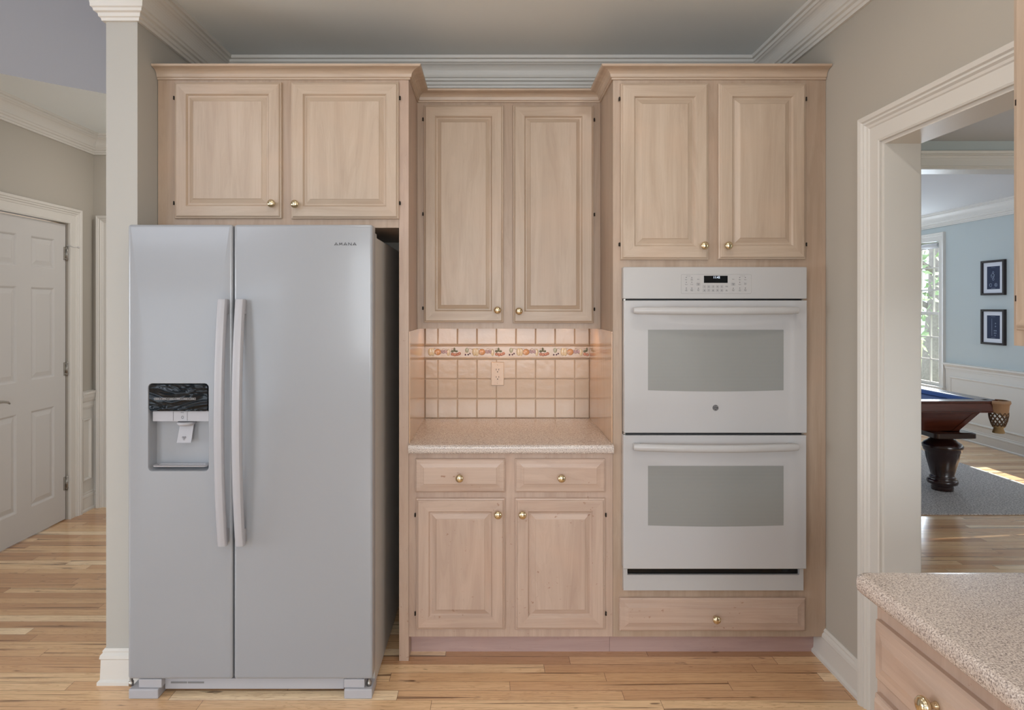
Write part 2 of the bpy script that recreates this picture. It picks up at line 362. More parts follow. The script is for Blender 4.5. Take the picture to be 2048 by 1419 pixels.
bm = B(); sweep(bm, [(XL, DW-.03), (XL, 2.514), (-1.499, 2.514), (-1.499, 3.40)], BB, mp_top, side=1); struct('baseboard_left', bm, M['trim'])
for i, (x_, y_, e_) in enumerate(CANS):  # trim rings for the added, unseen lamps
    bm = B(); lathe(bm, [(.060, 2.699), (.088, 2.699), (.092, 2.7068), (.060, 2.7068)], (x_, y_, 0), 'z', 28)
    tag(obj('added_recessed_light', bm, M['plastic'], loc=(x_, y_, 2.70)), 'added unseen round recessed lamp in the '+['kitchen ceiling, front left', 'kitchen ceiling, front right', 'kitchen ceiling, rear left', 'kitchen ceiling, rear right', 'hall ceiling'][i], 'light', group='added recessed ceiling lamps')
# hall: long wall x=-2.91 with door, far wall y=4.72
HX, HY = -2.91, 4.72
d0, d1, dz = 3.645, 4.43, 2.025
bm = B(); box(bm, HX-.12, HX, 2.3, d0-.01, 0, CE); box(bm, HX-.12, HX, d1+.01, HY, 0, CE); box(bm, HX-.12, HX, d0-.01, d1+.01, dz+.01, CE)
struct('wall_hall_left', bm, M['wall'])
bm = B(); box(bm, HX-.12, -.6, HY, HY+.12, 0, CE); struct('wall_hall_far', bm, M['wall'])
bm = B(); box(bm, -1.50, -1.38, 3.402, HY, 0, CE); struct('wall_hall_right', bm, M['wall'])
bm = B(); sweep(bm, [(HX, HY-.0), (HX, 2.3)][::-1] + [(-1.5, HY)], [(-o, CE+h) for o, h in CR], mp_top, side=1); struct('trim_5', bm, M['trimk'])
bm = B(); casing(bm, d0-.01, d1+.01, dz+.01, HX, 1); struct('trim_6', bm, M['trim'])
# six-panel hall door
dr = thing('door_1', 'white six-panel interior door in the hall left of the fridge', 'door', (HX, (d0+d1)/2, 0), kind='structure')
bm = B(); xf = HX-.012; xb = HX-.047
cols = [(d0+.112, 3.973), (4.098, 4.318)]; rows = [(.19, .800), (.995, 1.590), (1.715, 1.915)]
ys = sorted({d0, d1, *[c for k in cols for c in k]}); zs = sorted({.008, dz, *[c for k in rows for c in k]})
V = {}
def gv(y, z):
    if (y, z) not in V: V[(y, z)] = bm.verts.new((xf, y, z))
    return V[(y, z)]
for a, b in zip(ys, ys[1:]):
    for c, d in zip(zs, zs[1:]):
        if (a, b) in cols and (c, d) in rows:
            loft(bm, [rr(a, b, c, d, 0, xf), ins(a, b, c, d, .006, xf-.003), ins(a, b, c, d, .012, xf-.010), ins(a, b, c, d, .018, xf-.010), ins(a, b, c, d, .045, xf-.002)], mp_side, cap0=False)
        else: bm.faces.new((gv(a, c), gv(b, c), gv(b, d), gv(a, d)))
box(bm, xb, xf-.011, d0, d1, .008, dz)
for q in ((xf-.011, xf, d0, d0+.001), (xf-.011, xf, d1-.001, d1)): box(bm, q[0], q[1], q[2], q[3], .008, dz)
obj('door_leaf', bm, M['doorw'], dr)
for zz in (1.827, 1.037, .253):
    bm = B(); box(bm, xf-.001, xf+.004, d1-.022, d1+.012, zz-.045, zz+.045); lathe(bm, [(.006, -.05), (.006, .05)], (xf+.008, d1+.003, zz), n=10)
    for q in (-.035, 0, .035): box(bm, xf+.002, xf+.0145, d1-.003, d1+.009, zz+q-.002, zz+q+.002)
    obj('hinge', bm, M['chrome'], dr)
bm = B(); lathe(bm, [(.031, -.001), (.031, .006), (.024, .011), (.011, .013), (.010, .045), (.012, .048)], (xf, d0+.07, .905), 'x', 20)
tube(bm, [(xf+.045, d0+.07, .905), (xf+.052, d0+.10, .908), (xf+.052, d0+.15, .903), (xf+.050, d0+.19, .895), (xf+.050, d0+.205, .884)], [.009, .009, .008, .007, .005], 10)
obj('door_handle', bm, M['chrome'], dr)
bm = B(); tube(bm, [(xf+.008, d1+.003, 1.885), (xf+.05, d1+.01, 1.872), (xf+.075, d1+.015, 1.872)], .003, 8); ball(bm, (xf+.08, d1+.015, 1.872), .008, .008, .008); obj('door_stop', bm, M['doorw'], dr)
# wainscot on the hall wall stub and far wall
bm = B(); RAIL = [(0, .735), (.010, .735), (.014, .750), (.014, .780), (.022, .790), (.032, .815), (.036, .835), (.046, .842), (.046, .856), (0, .860)]
sweep(bm, [(HX, d1+.12), (HX, HY), (-2.878, HY)], [(-o, h) for o, h in RAIL], mp_top, side=1); struct('trim_7', bm, M['trim'])
bm = B(); sweep(bm, [(HX, d1+.12), (HX, HY), (-2.878, HY)], [(-o, h) for o, h in BB], mp_top, side=1); struct('baseboard_hall', bm, M['trim'])
bm = B(); box(bm, HX, HX+.005, d1+.118, HY, .13, .737); box(bm, HX+.005, -2.878, HY-.005, HY, .13, .737)
sweep(bm, [(d1+.15, .22), (d1+.15, .66), (HY-.045, .66), (HY-.045, .22)], [(0, .004), (0, .014), (.006, .018), (.014, .012), (.018, .004)], mp_side if False else (lambda u, v, w: (HX+w, u, v)), side=-1, closed=True)
struct('trim_8', bm, M['trim'])
bm = B(); sweep(bm, [(-2.77, 0), (-2.77, 2.02), (-1.9, 2.02), (-1.9, 0)], CAS, lambda u, v, w: (u, HY-w, v), side=1); box(bm, -2.77, -1.9, HY-.004, HY-.001, 0.003, 2.02); struct('trim_9', bm, M['trim'])
# hall ceiling with curved front edge and drum fascia above
cur = []
for k in range(17):
    x = -2.96+k*(1.46/16); u = (x+2.25)
    cur.append((x, 3.77+.80*u-.25*u*u if u < 0 else 3.77+.80*u-.28*u*u))
bm = B(); lo = [bm.verts.new((x, y+.003, CE)) for x, y in cur]; hi = [bm.verts.new((x, 5.1, CE)) for x, y in cur]
lo2 = [bm.verts.new((x, y+.003, CE+.06)) for x, y in cur]; hi2 = [bm.verts.new((x, 5.1, CE+.06)) for x, y in cur]
for k in range(16):
    for q in ((lo, hi), (lo2, hi2), (lo, lo2), (hi, hi2)): bm.faces.new((q[0][k], q[0][k+1], q[1][k+1], q[1][k]))
struct('ceiling_hall', bm, M['ceil'])
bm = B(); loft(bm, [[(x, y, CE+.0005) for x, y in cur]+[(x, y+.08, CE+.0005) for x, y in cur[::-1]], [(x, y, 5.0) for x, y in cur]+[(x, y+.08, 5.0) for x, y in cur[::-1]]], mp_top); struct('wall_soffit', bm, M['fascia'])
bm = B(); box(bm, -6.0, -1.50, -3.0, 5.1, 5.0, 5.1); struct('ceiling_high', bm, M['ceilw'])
# rooms behind the camera (walls with window openings)
def wall_open(bm, a0, a1, z0, z1, opens, mk):
    """opens: list of (a,b,c,d) not overlapping in a"""
    cur_ = a0
    for a, b, c, d in sorted(opens):
        mk(cur_, a, z0, z1); 
        if c > z0: mk(a, b, z0, c)
        if d < z1: mk(a, b, d, z1)
        cur_ = b
    mk(cur_, a1, z0, z1)
bm = B(); wall_open(bm, -6.1, WX1, 0, 2.8, [(-.95, 1.35, .70, 2.20), (-4.7, -2.5, .12, 2.18)], lambda a, b, c, d: box(bm, a, b, -3.1, -3.0, c, d)); wall_open(bm, -6.1, -1.4, 2.8, 5.1, [(-4.8, -2.4, 3.05, 4.35)], lambda a, b, c, d: box(bm, a, b, -3.1, -3.0, c, d)); struct('wall_behind', bm, M['wall'])
bm = B(); wall_open(bm, -3.0, 5.1, 0, 5.1, [(-.9, 1.5, .65, 2.15)], lambda a, b, c, d: box(bm, -6.1, -6.0, a, b, c, d)); box(bm, -6.0, HX-.12, 2.3, 2.42, 0, 5.0); struct('wall_family', bm, M['wall'])
def window_set(n, a0, a1, z0, z1, mp, nv, nh):
    t_ = thing('window_%d' % n, None, None, mp((a0+a1)/2, z0, 0), kind='structure')
    bm = B(); loft(bm, [rr(a0-.06, a1+.06, z0-.06, z1+.06, 0, 0), rr(a0-.06, a1+.06, z0-.06, z1+.06, 0, .02), rr(a0, a1, z0, z1, 0, .02), rr(a0, a1, z0, z1, 0, 0)], mp, cap0=False, cap1=False); obj('window_frame', bm, M['trim'], t_)
    bm = B()
    def bar(u0, u1, v0, v1):
        loft(bm, [rr(u0, u1, v0, v1, 0, -.05), rr(u0, u1, v0, v1, 0, -.02)], mp)
    for k in range(1, nv): u = a0+(a1-a0)*k/nv; bar(u-.012, u+.012, z0, z1)
    for k in range(1, nh): v = z0+(z1-z0)*k/nh; bar(a0, a1, v-.012, v+.012)
    obj('muntins', bm, M['trim'], t_)
window_set(2, -.95, 1.35, .70, 2.20, lambda u, v, w: (u, -3.0+w, v), 4, 3)
window_set(3, -4.7, -2.5, .12, 2.18, lambda u, v, w: (u, -3.0+w, v), 2, 2)
# ------------------------------------------------------------------ dining room
RX = 5.2; FY = 9.0; HD = 4.2; HZ = 2.368
WY0, WY1, WZ0, WZ1 = 7.47, 8.37, .54, 2.225
S0, S1 = 4.35, 6.02                         # second window, unseen, lets the sun in
bm = B(); mk = lambda a, b, c, d: box(bm, RX, RX+.14, a, b, c, d)
wall_open(bm, .3, FY, 0, CF, [(WY0, WY1, WZ0, WZ1), (S0, S1, WZ0, WZ1)], mk); struct('wall_dining_right', bm, M['wallfar'])
bm = B(); box(bm, WX1, RX+.14, FY, FY+.12, 0, CF); struct('wall_dining_far', bm, M['wallfar'])
bm = B(); wall_open(bm, WX1, RX+.14, 0, CF, [(3.3, 4.9, .75, 2.25)], lambda a, b, c, d: box(bm, a, b, .18, .3, c, d)); struct('wall_dining_near', bm, M['wallfar'])
bm = B(); box(bm, WX1, 1.62, DW+.12, FY, 0, CF); struct('wall_dining_left', bm, M['wallfar'])
bm = B(); box(bm, WX1, RX+.14, .3, FY, CF, CF+.1); struct('ceiling_dining', bm, M['ceilw'])
bm = B(); box(bm, 1.62, 2.45, HD, HD+.147, 0, CF); box(bm, 2.45, RX, HD, HD+.147, HZ, CF); box(bm, 5.0, RX, HD, HD+.147, 0, HZ); struct('wall_dining_header', bm, M['wallfar'])
bm = B(); sweep(bm, [(2.45, 0), (2.45, HZ), (5.0, HZ), (5.0, 0)], CAS, lambda u, v, w: (u, HD-w, v), side=1)
box(bm, 2.45, 5.0, HD-.004, HD+.151, HZ-.012, HZ); struct('trim_10', bm, M['trim'])
DCR = [(o*1.25, CF+h*1.15) for o, h in CR]
bm = B(); sweep(bm, [(RX, HD+.15), (RX, FY), (1.62, FY)], DCR, mp_top, side=1); struct('trim_11', bm, M['trim'])
bm = B(); sweep(bm, [(RX, HD+.15), (RX, FY)], BB, mp_top, side=1); struct('baseboard_dining', bm, M['trim'])
bm = B(); DR = [(0, .745), (.012, .745), (.014, .762), (.020, .766), (.022, .785), (.040, .805), (.048, .812), (.048, .826), (0, .830)]
sweep(bm, [(RX, HD+.15), (RX, S0-.105)], DR, mp_top, side=1); sweep(bm, [(RX, S1+.105), (RX, WY0-.105)], DR, mp_top, side=1); struct('trim_12', bm, M['trim'])
bm = B(); box(bm, RX-.005, RX, S1+.1, WY0-.1, .13, .746); box(bm, RX-.005, RX, HD+.15, S0-.1, .13, .746); box(bm, RX-.005, RX, S0-.1, S1+.1, .13, WZ0-.04)
PM = [(0, .004), (0, .012), (.010, .018), (.020, .014), (.026, .004)]
sweep(bm, [(WY0-.17, .19), (WY0-.17, .68), (S1+.17, .68), (S1+.17, .19)], PM, lambda u, v, w: (RX-w, u, v), side=1, closed=True)
sweep(bm, [(S0+.05, .19), (S0+.05, .46), (S1-.05, .46), (S1-.05, .19)], PM, lambda u, v, w: (RX-w, u, v), side=-1, closed=True)
struct('trim_13', bm, M['trim'])
def dining_window(n, y0, y1, shade_to):
    t_ = thing('window_%d' % n, None, None, (RX, (y0+y1)/2, WZ0), kind='structure')
    bm = B(); sweep(bm, [(y0, WZ0), (y0, WZ1), (y1, WZ1), (y1, WZ0)], [(o*.9, h) for o, h in CAS], lambda u, v, w: (RX-w, u, v), side=1)
    box(bm, RX-.05, RX+.02, y0-.11, y1+.11, WZ0-.035, WZ0); obj('window_frame', bm, M['trim'], t_)
    zm = (WZ0+WZ1)/2-.0
    for nm, xs, z0, z1 in (('lower_sash', RX+.035, WZ0, zm+.02), ('upper_sash', RX+.07, zm-.02, WZ1)):
        mp = lambda u, v, w, xs=xs: (xs+w, u, v)
        bm = B(); fr = .035
        loft(bm, [rr(y0, y1, z0, z1, 0, 0), rr(y0+fr, y1-fr, z0+fr, z1-fr, 0, 0), rr(y0+fr, y1-fr, z0+fr, z1-fr, 0, .03), rr(y0, y1, z0, z1, 0, .03), rr(y0, y1, z0, z1, 0, 0)], mp, cap0=False, cap1=False)
        nv = max(2, round((y1-y0)/.24))
        for k in range(1, nv):
            u = y0+(y1-y0)*k/nv; loft(bm, [rr(u-.008, u+.008, z0+fr, z1-fr, 0, .004), rr(u-.008, u+.008, z0+fr, z1-fr, 0, .024)], mp)
        for k in range(1, 3):
            v = z0+fr+(z1-z0-2*fr)*k/3; loft(bm, [rr(y0+fr, y1-fr, v-.008, v+.008, 0, .005), rr(y0+fr, y1-fr, v-.008, v+.008, 0, .023)], mp)
        sash = obj(nm, bm, M['trim'], t_)
        bm = B(); box(bm, xs+.012, xs+.015, y0+fr, y1-fr, z0+fr, z1-fr); obj('glass', bm, M['glass'], sash)
    bm = B(); lathe(bm, [(.028, y0+.02), (.028, y1-.02)], (RX+.012-.01, 0, WZ1-.045), 'y', 16)
    box(bm, RX+.000, RX+.003, y0+.03, y1-.03, shade_to, WZ1-.045); obj('roller_shade', bm, M['shade'], t_)
dining_window(1, WY0, WY1, WZ1-.08)
dining_window(4, S0, S1, WZ0+.20)
# outside
bm = B(); box(bm, 5.5, 60, -30, 50, -1.2, -.9); obj('lawn', bm, M['lawn'], loc=(30, 10, -1.0), label='grass lawn outside the dining room window', cat='lawn', kind='stuff')
tr = thing('tree', 'leafy tree with a grey trunk outside the far window', 'tree', (9.3, 13.5, -.9))
bm = B(); tube(bm, [(9.3, 13.5, -.895), (9.32, 13.5, .6), (9.45, 13.6, 1.7), (9.4, 13.6, 3.4)], [.30, .24, .2, .12], 12)
for k in range(9):
    a = k*2.4; z0 = 1.1+.25*k; tube(bm, [(9.4, 13.55, z0), (9.4+.8*math.cos(a), 13.5+.8*math.sin(a), z0+.5), (9.4+1.7*math.cos(a), 13.5+1.7*math.sin(a), z0+.8)], [.07, .045, .02], 6)
obj('trunk', bm, M['bark'], tr)
bm = B()
for k in range(1500):
    a = random.random()*6.283; r = 2.3*math.sqrt(random.random()); zz = random.triangular(.2, 4.6, 1.6)
    c = Vector((9.4+r*math.cos(a), 13.5+r*math.sin(a), zz)); s = random.uniform(.06, .12)
    u = Vector((random.uniform(-1, 1), random.uniform(-1, 1), random.uniform(-1, 1))).normalized(); v = u.orthogonal().normalized()
    bm.faces.new([bm.verts.new(c+u*s), bm.verts.new(c+v*s*.5), bm.verts.new(c-u*s), bm.verts.new(c-v*s*.5)])
obj('foliage', bm, M['leafg'], tr)
# rug
bm = B(); box(bm, 1.9, 4.38, 4.53, 8.3, .0005, .010, bev=.003); obj('area_rug', bm, M['rug'], loc=(3.2, 6.4, 0), label='grey brown woven area rug under the billiard table', cat='rug')
# framed prints
def framed(z0, z1, label, kind_):
    y0, y1 = 6.505, 6.815; ym = (y0+y1)/2
    t_ = thing('framed_print', label, 'picture', (RX, ym, z0), group=None)
    mp = lambda u, v, w: (RX-.001-w, u, v); f = .022
    bm = B(); loft(bm, [rr(y0, y1, z0, z1, 0, 0), rr(y0, y1, z0, z1, 0, .028), rr(y0+f, y1-f, z0+f, z1-f, 0, .028), rr(y0+f, y1-f, z0+f, z1-f, 0, .010)], mp, cap1=False); obj('frame', bm, M['frame'], t_)
    bm = B(); loft(bm, [rr(y0+f, y1-f, z0+f, z1-f, 0, .009), rr(y0+f, y1-f, z0+f, z1-f, 0, .011)], mp); obj('mat_board', bm, M['mat'], t_)
    a0, a1, c0, c1 = y0+.07, y1-.07, z0+.062, z1-.062
    bm = B(); loft(bm, [rr(a0, a1, c0, c1, 0, .0112), rr(a0, a1, c0, c1, 0, .0122)], mp)
    for f_ in bm.faces: f_.material_index = 0
    def ring(cy, cz, r, th=.002):
        tube(bm, [(RX-.0138, cy+r*math.cos(i*.524), cz+r*math.sin(i*.524)) for i in range(12)], th, 5, mi=1, closed=True)
    if kind_ == 0:
        for q in ((0, .235, .010), (.008, .20, .022), (0, .165, .012), (.035, .105, .016), (-.035, .105, .017), (-.035, .105, .008)): ring(ym+q[0], z0+q[1], q[2])
        tube(bm, [(RX-.0138, ym+.03, z0+.205), (RX-.0138, ym+.0, z0+.19), (RX-.0138, ym-.02, z0+.215)], .0025, 5, mi=1)
    else:
        tube(bm, [(RX-.0138, ym+.018, z0+.09), (RX-.0138, ym+.018, z0+.27)], .0018, 5, mi=1)
        for q in ((-.015, .12), (-.035, .12), (-.015, .145), (-.035, .145), (-.03, .19), (-.03, .22), (-.025, .095)): ring(ym+q[0], z0+q[1], .005)
    for zz in (z1-.075, z0+.072): tube(bm, [(RX-.0138, ym-.03, zz), (RX-.0138, ym+.03, zz)], .0013, 4, mi=1)
    obj('print', bm, [M['navy'], M['printw']], t_)
framed(1.582, 1.942, 'upper dark framed navy diagram print on the far room wall', 0)
framed(1.071, 1.435, 'lower dark framed navy diagram print on the far room wall', 1)
# ------------------------------------------------------------------ billiard table
TX0, TX1, TY0, TY1, TZ = 2.40, 3.86, 4.86, 7.5, .752
pt = thing('billiard_table', 'mahogany billiard table with blue felt and turned legs in the far room', 'billiard table', ((TX0+TX1)/2, (TY0+TY1)/2, .01))
bm = B(); RA = [(0, TZ-.088), (0, TZ-.080), (-.004, TZ-.075), (.004, TZ-.02), (-.004, TZ-.012), (0, TZ), (.10, TZ), (.14, TZ-.006), (.14, TZ-.05), (.10, TZ-.088)]
g = .055; P4 = [(TX0, TY0), (TX1, TY0), (TX1, TY1), (TX0, TY1)]
for i in range(4):
    a, b = Vector(P4[i]), Vector(P4[(i+1) % 4]); d = (b-a).normalized(); sweep(bm, [tuple(a+d*g), tuple(b-d*g)], RA, mp_top, side=1)
rails = obj('rail', bm, M['mahog'], pt)
bm = B(); sweep(bm, P4, [(.125, TZ-.001), (.15, TZ-.0005), (.165, TZ-.006), (.165, TZ-.03), (.125, TZ-.03)], mp_top, side=1, closed=True); box(bm, TX0+.13, TX1-.13, TY0+.13, TY1-.13, TZ-.06, TZ-.035); obj('playing_surface', bm, M['felt'], pt)
# apron: boards tapering inward downward, arched between the legs
bm = B(); zt, zb = TZ-.088, TZ-.262
def apron(p, q, nrm):
    p, q, nrm = Vector(p), Vector(q), Vector(nrm); n = 24; L = (q-p).length; d = (q-p).normalized()
    top, bot, ti, bi = [], [], [], []
    for i in range(n+1):
        s = L*i/n; e = min(s, L-s); z = zt-.095 if e > .46 else (zb if e < .34 else zb+(.079)*(.5-.5*math.cos(math.pi*(e-.34)/.12)))
        k = (zt-z)/(zt-zb); o = p+d*s+nrm*(.11*k); o.x = o.x; 
        ins_ = d*(.0)
        x = p+d*s; top.append((x.x, x.y, zt)); bot.append((o.x, o.y, z)); xi = x+nrm*.05; oi = o+nrm*.05
        ti.append((xi.x, xi.y, zt)); bi.append((oi.x, oi.y, z))
    # taper the ends inwards
    def pull(P, k):
        out = []
        for i, (x, y, z) in enumerate(P):
            s = L*i/n; kk = (zt-z)/(zt-zb)*.10; s2 = kk+(L-2*kk)*(i/n); v = p+d*s2; base = p+d*s
            out.append((x+(v-base).x, y+(v-base).y, z))
        return out
    bot, bi = pull(bot, 1), pull(bi, 1)
    R4 = [[bm.verts.new(v) for v in r] for r in (top, bot, bi, ti)]
    for a in range(4):
        b = (a+1) % 4
        for i in range(n): bm.faces.new((R4[a][i], R4[a][i+1], R4[b][i+1], R4[b][i]))
    bm.faces.new([r[0] for r in R4]); bm.faces.new([r[-1] for r in R4][::-1])
i_ = .09
apron((TX0+i_, TY0+i_), (TX1-i_, TY0+i_), (0, 1)); apron((TX1-i_, TY0+i_), (TX1-i_, TY1-i_), (-1, 0)); apron((TX1-i_, TY1-i_), (TX0+i_, TY1-i_), (0, -1)); apron((TX0+i_, TY1-i_), (TX0+i_, TY0+i_), (1, 0))
for f_ in list(bm.faces): pass
obj('apron', bm, M['mahog'], pt)
LP = [(.085, .010), (.088, .035), (.082, .05), (.118, .062), (.124, .078), (.118, .094), (.095, .104), (.105, .112), (.095, .122), (.090, .128), (.128, .26), (.136, .31), (.150, .325), (.152, .338), (.158, .345), (.162, .365), (.145, .385), (.118, .40), (.105, .412), (.085, .425), (.09, .44), (.118, .455), (.125, .475), (.13, .489)]
for lx, ly in ((TX1-.27, TY0+.27), (TX0+.27, TY0+.27), (TX1-.27, TY1-.27), (TX0+.27, TY1-.27)):
    bm = B(); lathe(bm, [(r_*.87, t_) for r_, t_ in LP], (lx, ly, .0005), n=40, flute=(10, 11))
    loft(bm, [rr(lx-.145, lx+.145, ly-.145, ly+.145, .03, .440), rr(lx-.162, lx+.162, ly-.162, ly+.162, .03, .447), rr(lx-.162, lx+.162, ly-.162, ly+.162, .03, .482), rr(lx-.145, lx+.145, ly-.145, ly+.145, .03, .4895)], mp_top)
    obj('leg', bm, M['mahogd'], pt)
for cx, cy in ((TX0, TY0), (TX1, TY0), (TX1, TY1), (TX0, TY1)):
    sx = 1 if cx == TX1 else -1; sy = 1 if cy == TY1 else -1; px_, py_ = cx-sx*.02, cy-sy*.02
    bm = B(); A0 = math.atan2(sy, sx); pr = []
    for i in range(13):
        a = A0+R(-115+230*i/12); pr.append(a)
    L0 = []
    for rad, z in ((.062, TZ+.004), (.075, TZ+.002), (.078, TZ-.015), (.068, TZ-.03), (.060, TZ-.09), (.052, TZ-.095), (.050, TZ-.02)):
        L0.append([(px_+rad*math.cos(a), py_+rad*math.sin(a), z-(.02*math.cos((a-A0)) if z < TZ-.05 else 0)) for a in pr])
    loft(bm, L0, mp_top, False, False, closed=False)
    sh = obj('pocket', bm, M['leather'], pt, smooth=True)
    bm = B()
    for i in range(12):
        for s in (1, -1):
            tube(bm, [(px_+(.062-.022*(q/5)**2)*math.cos(i*.5236+s*q*.2618), py_+(.062-.022*(q/5)**2)*math.sin(i*.5236+s*q*.2618), TZ-.085-.105*q/5) for q in range(6)], .0035, 5)
    obj('net', bm, M['net'], sh)
    bm = B(); lathe(bm, [(.040, 0), (.042, -.012), (.030, -.02), (.040, -.055), (.038, -.058), (.01, -.05)], (px_, py_, TZ-.185), n=24, flute=(2, 4)); obj('fringe', bm, M['fringe'], sh)
# ------------------------------------------------------------------ cabinet pieces
KN = [(.007, 0), (.0075, -.002), (.0055, -.006), (.005, -.012), (.008, -.015), (.0135, -.018), (.0165, -.023), (.0165, -.027), (.013, -.032), (.007, -.0345), (.001, -.0352)]
def knob(x, y, z, parent, axis='y', sc=1.0):
    bm = B(); lathe(bm, [(r*sc, t*sc) for r, t in KN], (x, y, z), axis, 22)
    return obj('knob', bm, M['brass'], parent, label='polished brass round knob')
def panel_front(a0, a1, z0, z1, wf, parent, name, mats, frame=None, raised=None, mp=mp_front, th=.020, sgn=1):
    """raised panel door or drawer front; wf = coordinate of the cabinet face, the front stands th before it"""
    f = wf-th; s = lambda d, w: ins(a0, a1, z0, z1, d, w)
    fr = frame or .052
    if frame:
        loops = [s(.0, wf), s(0, f+.010), s(.002, f+.007), s(.006, f+.006), s(.008, f+.002), s(.011, f), s(fr, f), s(fr+.003, f+.004), s(fr+.006, f+.0085), s(fr+.011, f+.0085), s(fr+.012, f+.009), s(fr+raised-.002, f+.0025), s(fr+raised, f+.0005), s(fr+raised+.001, f)]
    else:
        loops = [s(.0, wf), s(0, f+.010), s(.003, f+.008), s(.006, f+.0055), s(.020, f+.0045), s(.034, f+.0015), s(.036, f)]
    bm = B(); loft(bm, loops, mp, sidemats=[1, 0, 1, 0])
    if not frame: 
        for q in bm.faces: q.material_index = 1
    return obj(name, bm, mats, parent)
def hinge(x, D, z, parent):
    bm = B(); box(bm, x-.003, x+.003, D-.010, D-.0005, z-.006, z+.006); lathe(bm, [(.0028, -.0075), (.0028, .0075)], (x, D-.010, z), n=8); return obj('hinge', bm, M['hinge'], parent)
def fdoor(p0, p1, q0, q1, D, parent, mats, fr=.052, ra=.030, kn=None, hs=None):
    """door from pixel extents measured on its own front plane"""
    d = D-.02; a0, a1, z1, z0 = px(p0, d), px(p1, d), pz(q0, d), pz(q1, d)
    o = panel_front(a0, a1, z0, z1, D, parent, 'door', mats, fr, ra)
    if kn: knob(px(kn[0], d-.02), d, pz(kn[1], d-.02), o)
    if hs:
        sd, lst = hs; x = a0-.004 if sd == 'l' else a1+.004
        for q in lst: hinge(x, D, pz(q, d), o)
    return o
MW = [M['wood'], M['woodh']]; MB = [M['worn'], M['wornh']]
TOPZ = 2.40
# above-fridge cabinet
c1 = thing('wall_cabinet', 'pale maple two-door cabinet above the white refrigerator', 'cabinet', ((XL+PL0)/2, 2.97, 1.789))
bm = B(); box(bm, XL+.002, PL0-.0005, DF, DW-.001, 1.789, TOPZ); obj('carcass', bm, M['face'], c1)
fdoor(347, 562, 163, 436, DF, c1, MW, .050, .030, (543, 407), ('l', (194, 405)))
fdoor(581, 797, 163, 437, DF, c1, MW, .050, .030, (590, 408), ('r', (194, 405)))
# fridge end panel
bm = B(); box(bm, PL0, PL1-.001, DF, DW-.001, 0, TOPZ, bev=.0012); obj('end_panel', bm, M['worn'], loc=(PL0, 2.97, 0), label='tall pale wood end panel standing right of the refrigerator', cat='panel')
# middle upper cabinet
c2 = thing('wall_cabinet', 'tall narrow two-door cabinet over the tiled counter niche', 'cabinet', ((PL1+NR)/2, 3.12, 1.362))
bm = B(); box(bm, PL1, NR-.001, DM, DM+.02, 1.362, TOPZ); box(bm, PL1, PL1+.016, DM+.02, DW-.001, 1.362, TOPZ); box(bm, NR-.017, NR-.001, DM+.02, DW-.001, 1.362, TOPZ); box(bm, PL1+.016, NR-.017, DM+.02, DW-.012, 1.385, 1.40); box(bm, PL1+.016, NR-.017, DM+.02, DW-.012, TOPZ-.016, TOPZ); obj('carcass', bm, M['face'], c2)
fdoor(847, 1007, 209, 645, DM, c2, MW, .052, .028, (995, 620), ('l', (237, 427, 616)))
fdoor(1026, 1188, 209, 646, DM, c2, MW, .052, .028, (1038, 622), ('r', (238, 428, 618)))
# niche side linings (varnished)
bm = B(); box(bm, PL1, PL1+.004, DF+.003, DW-.001, .899, 1.361); obj('niche_panel', bm, M['gloss'], loc=(PL1, 3.0, .899), label='glossy orange-toned side lining left of the tiled counter', cat='panel')
bm = B(); box(bm, NR-.005, NR-.001, DF+.003, DW-.001, .899, 1.361); obj('niche_panel', bm, M['gloss'], loc=(NR, 3.0, .899), label='glossy orange-toned side lining right of the tiled counter', cat='panel')
# base cabinet
KZ = .101
c3 = thing('base_cabinet', 'worn pale base cabinet with two drawers and two doors under the counter', 'cabinet', ((PL1+NR)/2, 2.97, 0))
bm = B(); box(bm, PL1, NR-.001, DF, DW-.001, KZ, .858); obj('carcass', bm, M['worn'], c3)
bm = B(); box(bm, PL1, NR-.001, DF+.074, DF+.09, 0, KZ); obj('toe_kick', bm, M['pink'], c3)
for a, b, k in ((830, 1010, 919), (1030.5, 1211, 1123)):
    d = DF-.02; o = panel_front(px(a, d), px(b, d), pz(985, d), pz(918, d), DF, c3, 'drawer', MB); knob(px(k, d-.02), d, pz(956, d-.02), o)
fdoor(831.5, 1010, 997, 1260, DF, c3, MB, .052, .032, (996, 1029), ('l', (1031, 1229)))
fdoor(1030.5, 1211, 997, 1260, DF, c3, MB, .052, .032, (1045, 1029), ('r', (1031, 1229)))
# oven tower
OX0, OX1 = px(1247, 2.64), px(1614, 2.64); OZ0, OZ1 = pz(1180, 2.645), pz(533, 2.635)
c4 = thing('oven_cabinet', 'tall pale cabinet tower housing the double wall oven', 'cabinet', ((NR+XR)/2, 2.97, 0))
bm = B(); ya, yb = DF, DW-.001; zc0, zc1 = OZ0+.012, OZ1-.012
box(bm, NR, OX0+.012, ya, yb, KZ, TOPZ); box(bm, OX1-.012, XR-.001, ya, yb, KZ, TOPZ)
box(bm, OX0+.012, OX1-.012, ya, yb, KZ, zc0); box(bm, OX0+.012, OX1-.012, ya, yb, zc1, TOPZ); obj('carcass', bm, M['face'], c4)
bm = B(); box(bm, NR, XR-.001, DF+.074, DF+.09, 0, KZ); obj('toe_kick', bm, M['pink'], c4)
fdoor(1242, 1418.5, 165, 519, DF, c4, MW, .055, .032, (1409, 491), ('l', (196, 488)))
fdoor(1438, 1613.5, 165, 518, DF, c4, MW, .055, .032, (1457, 491), ('r', (196, 488)))
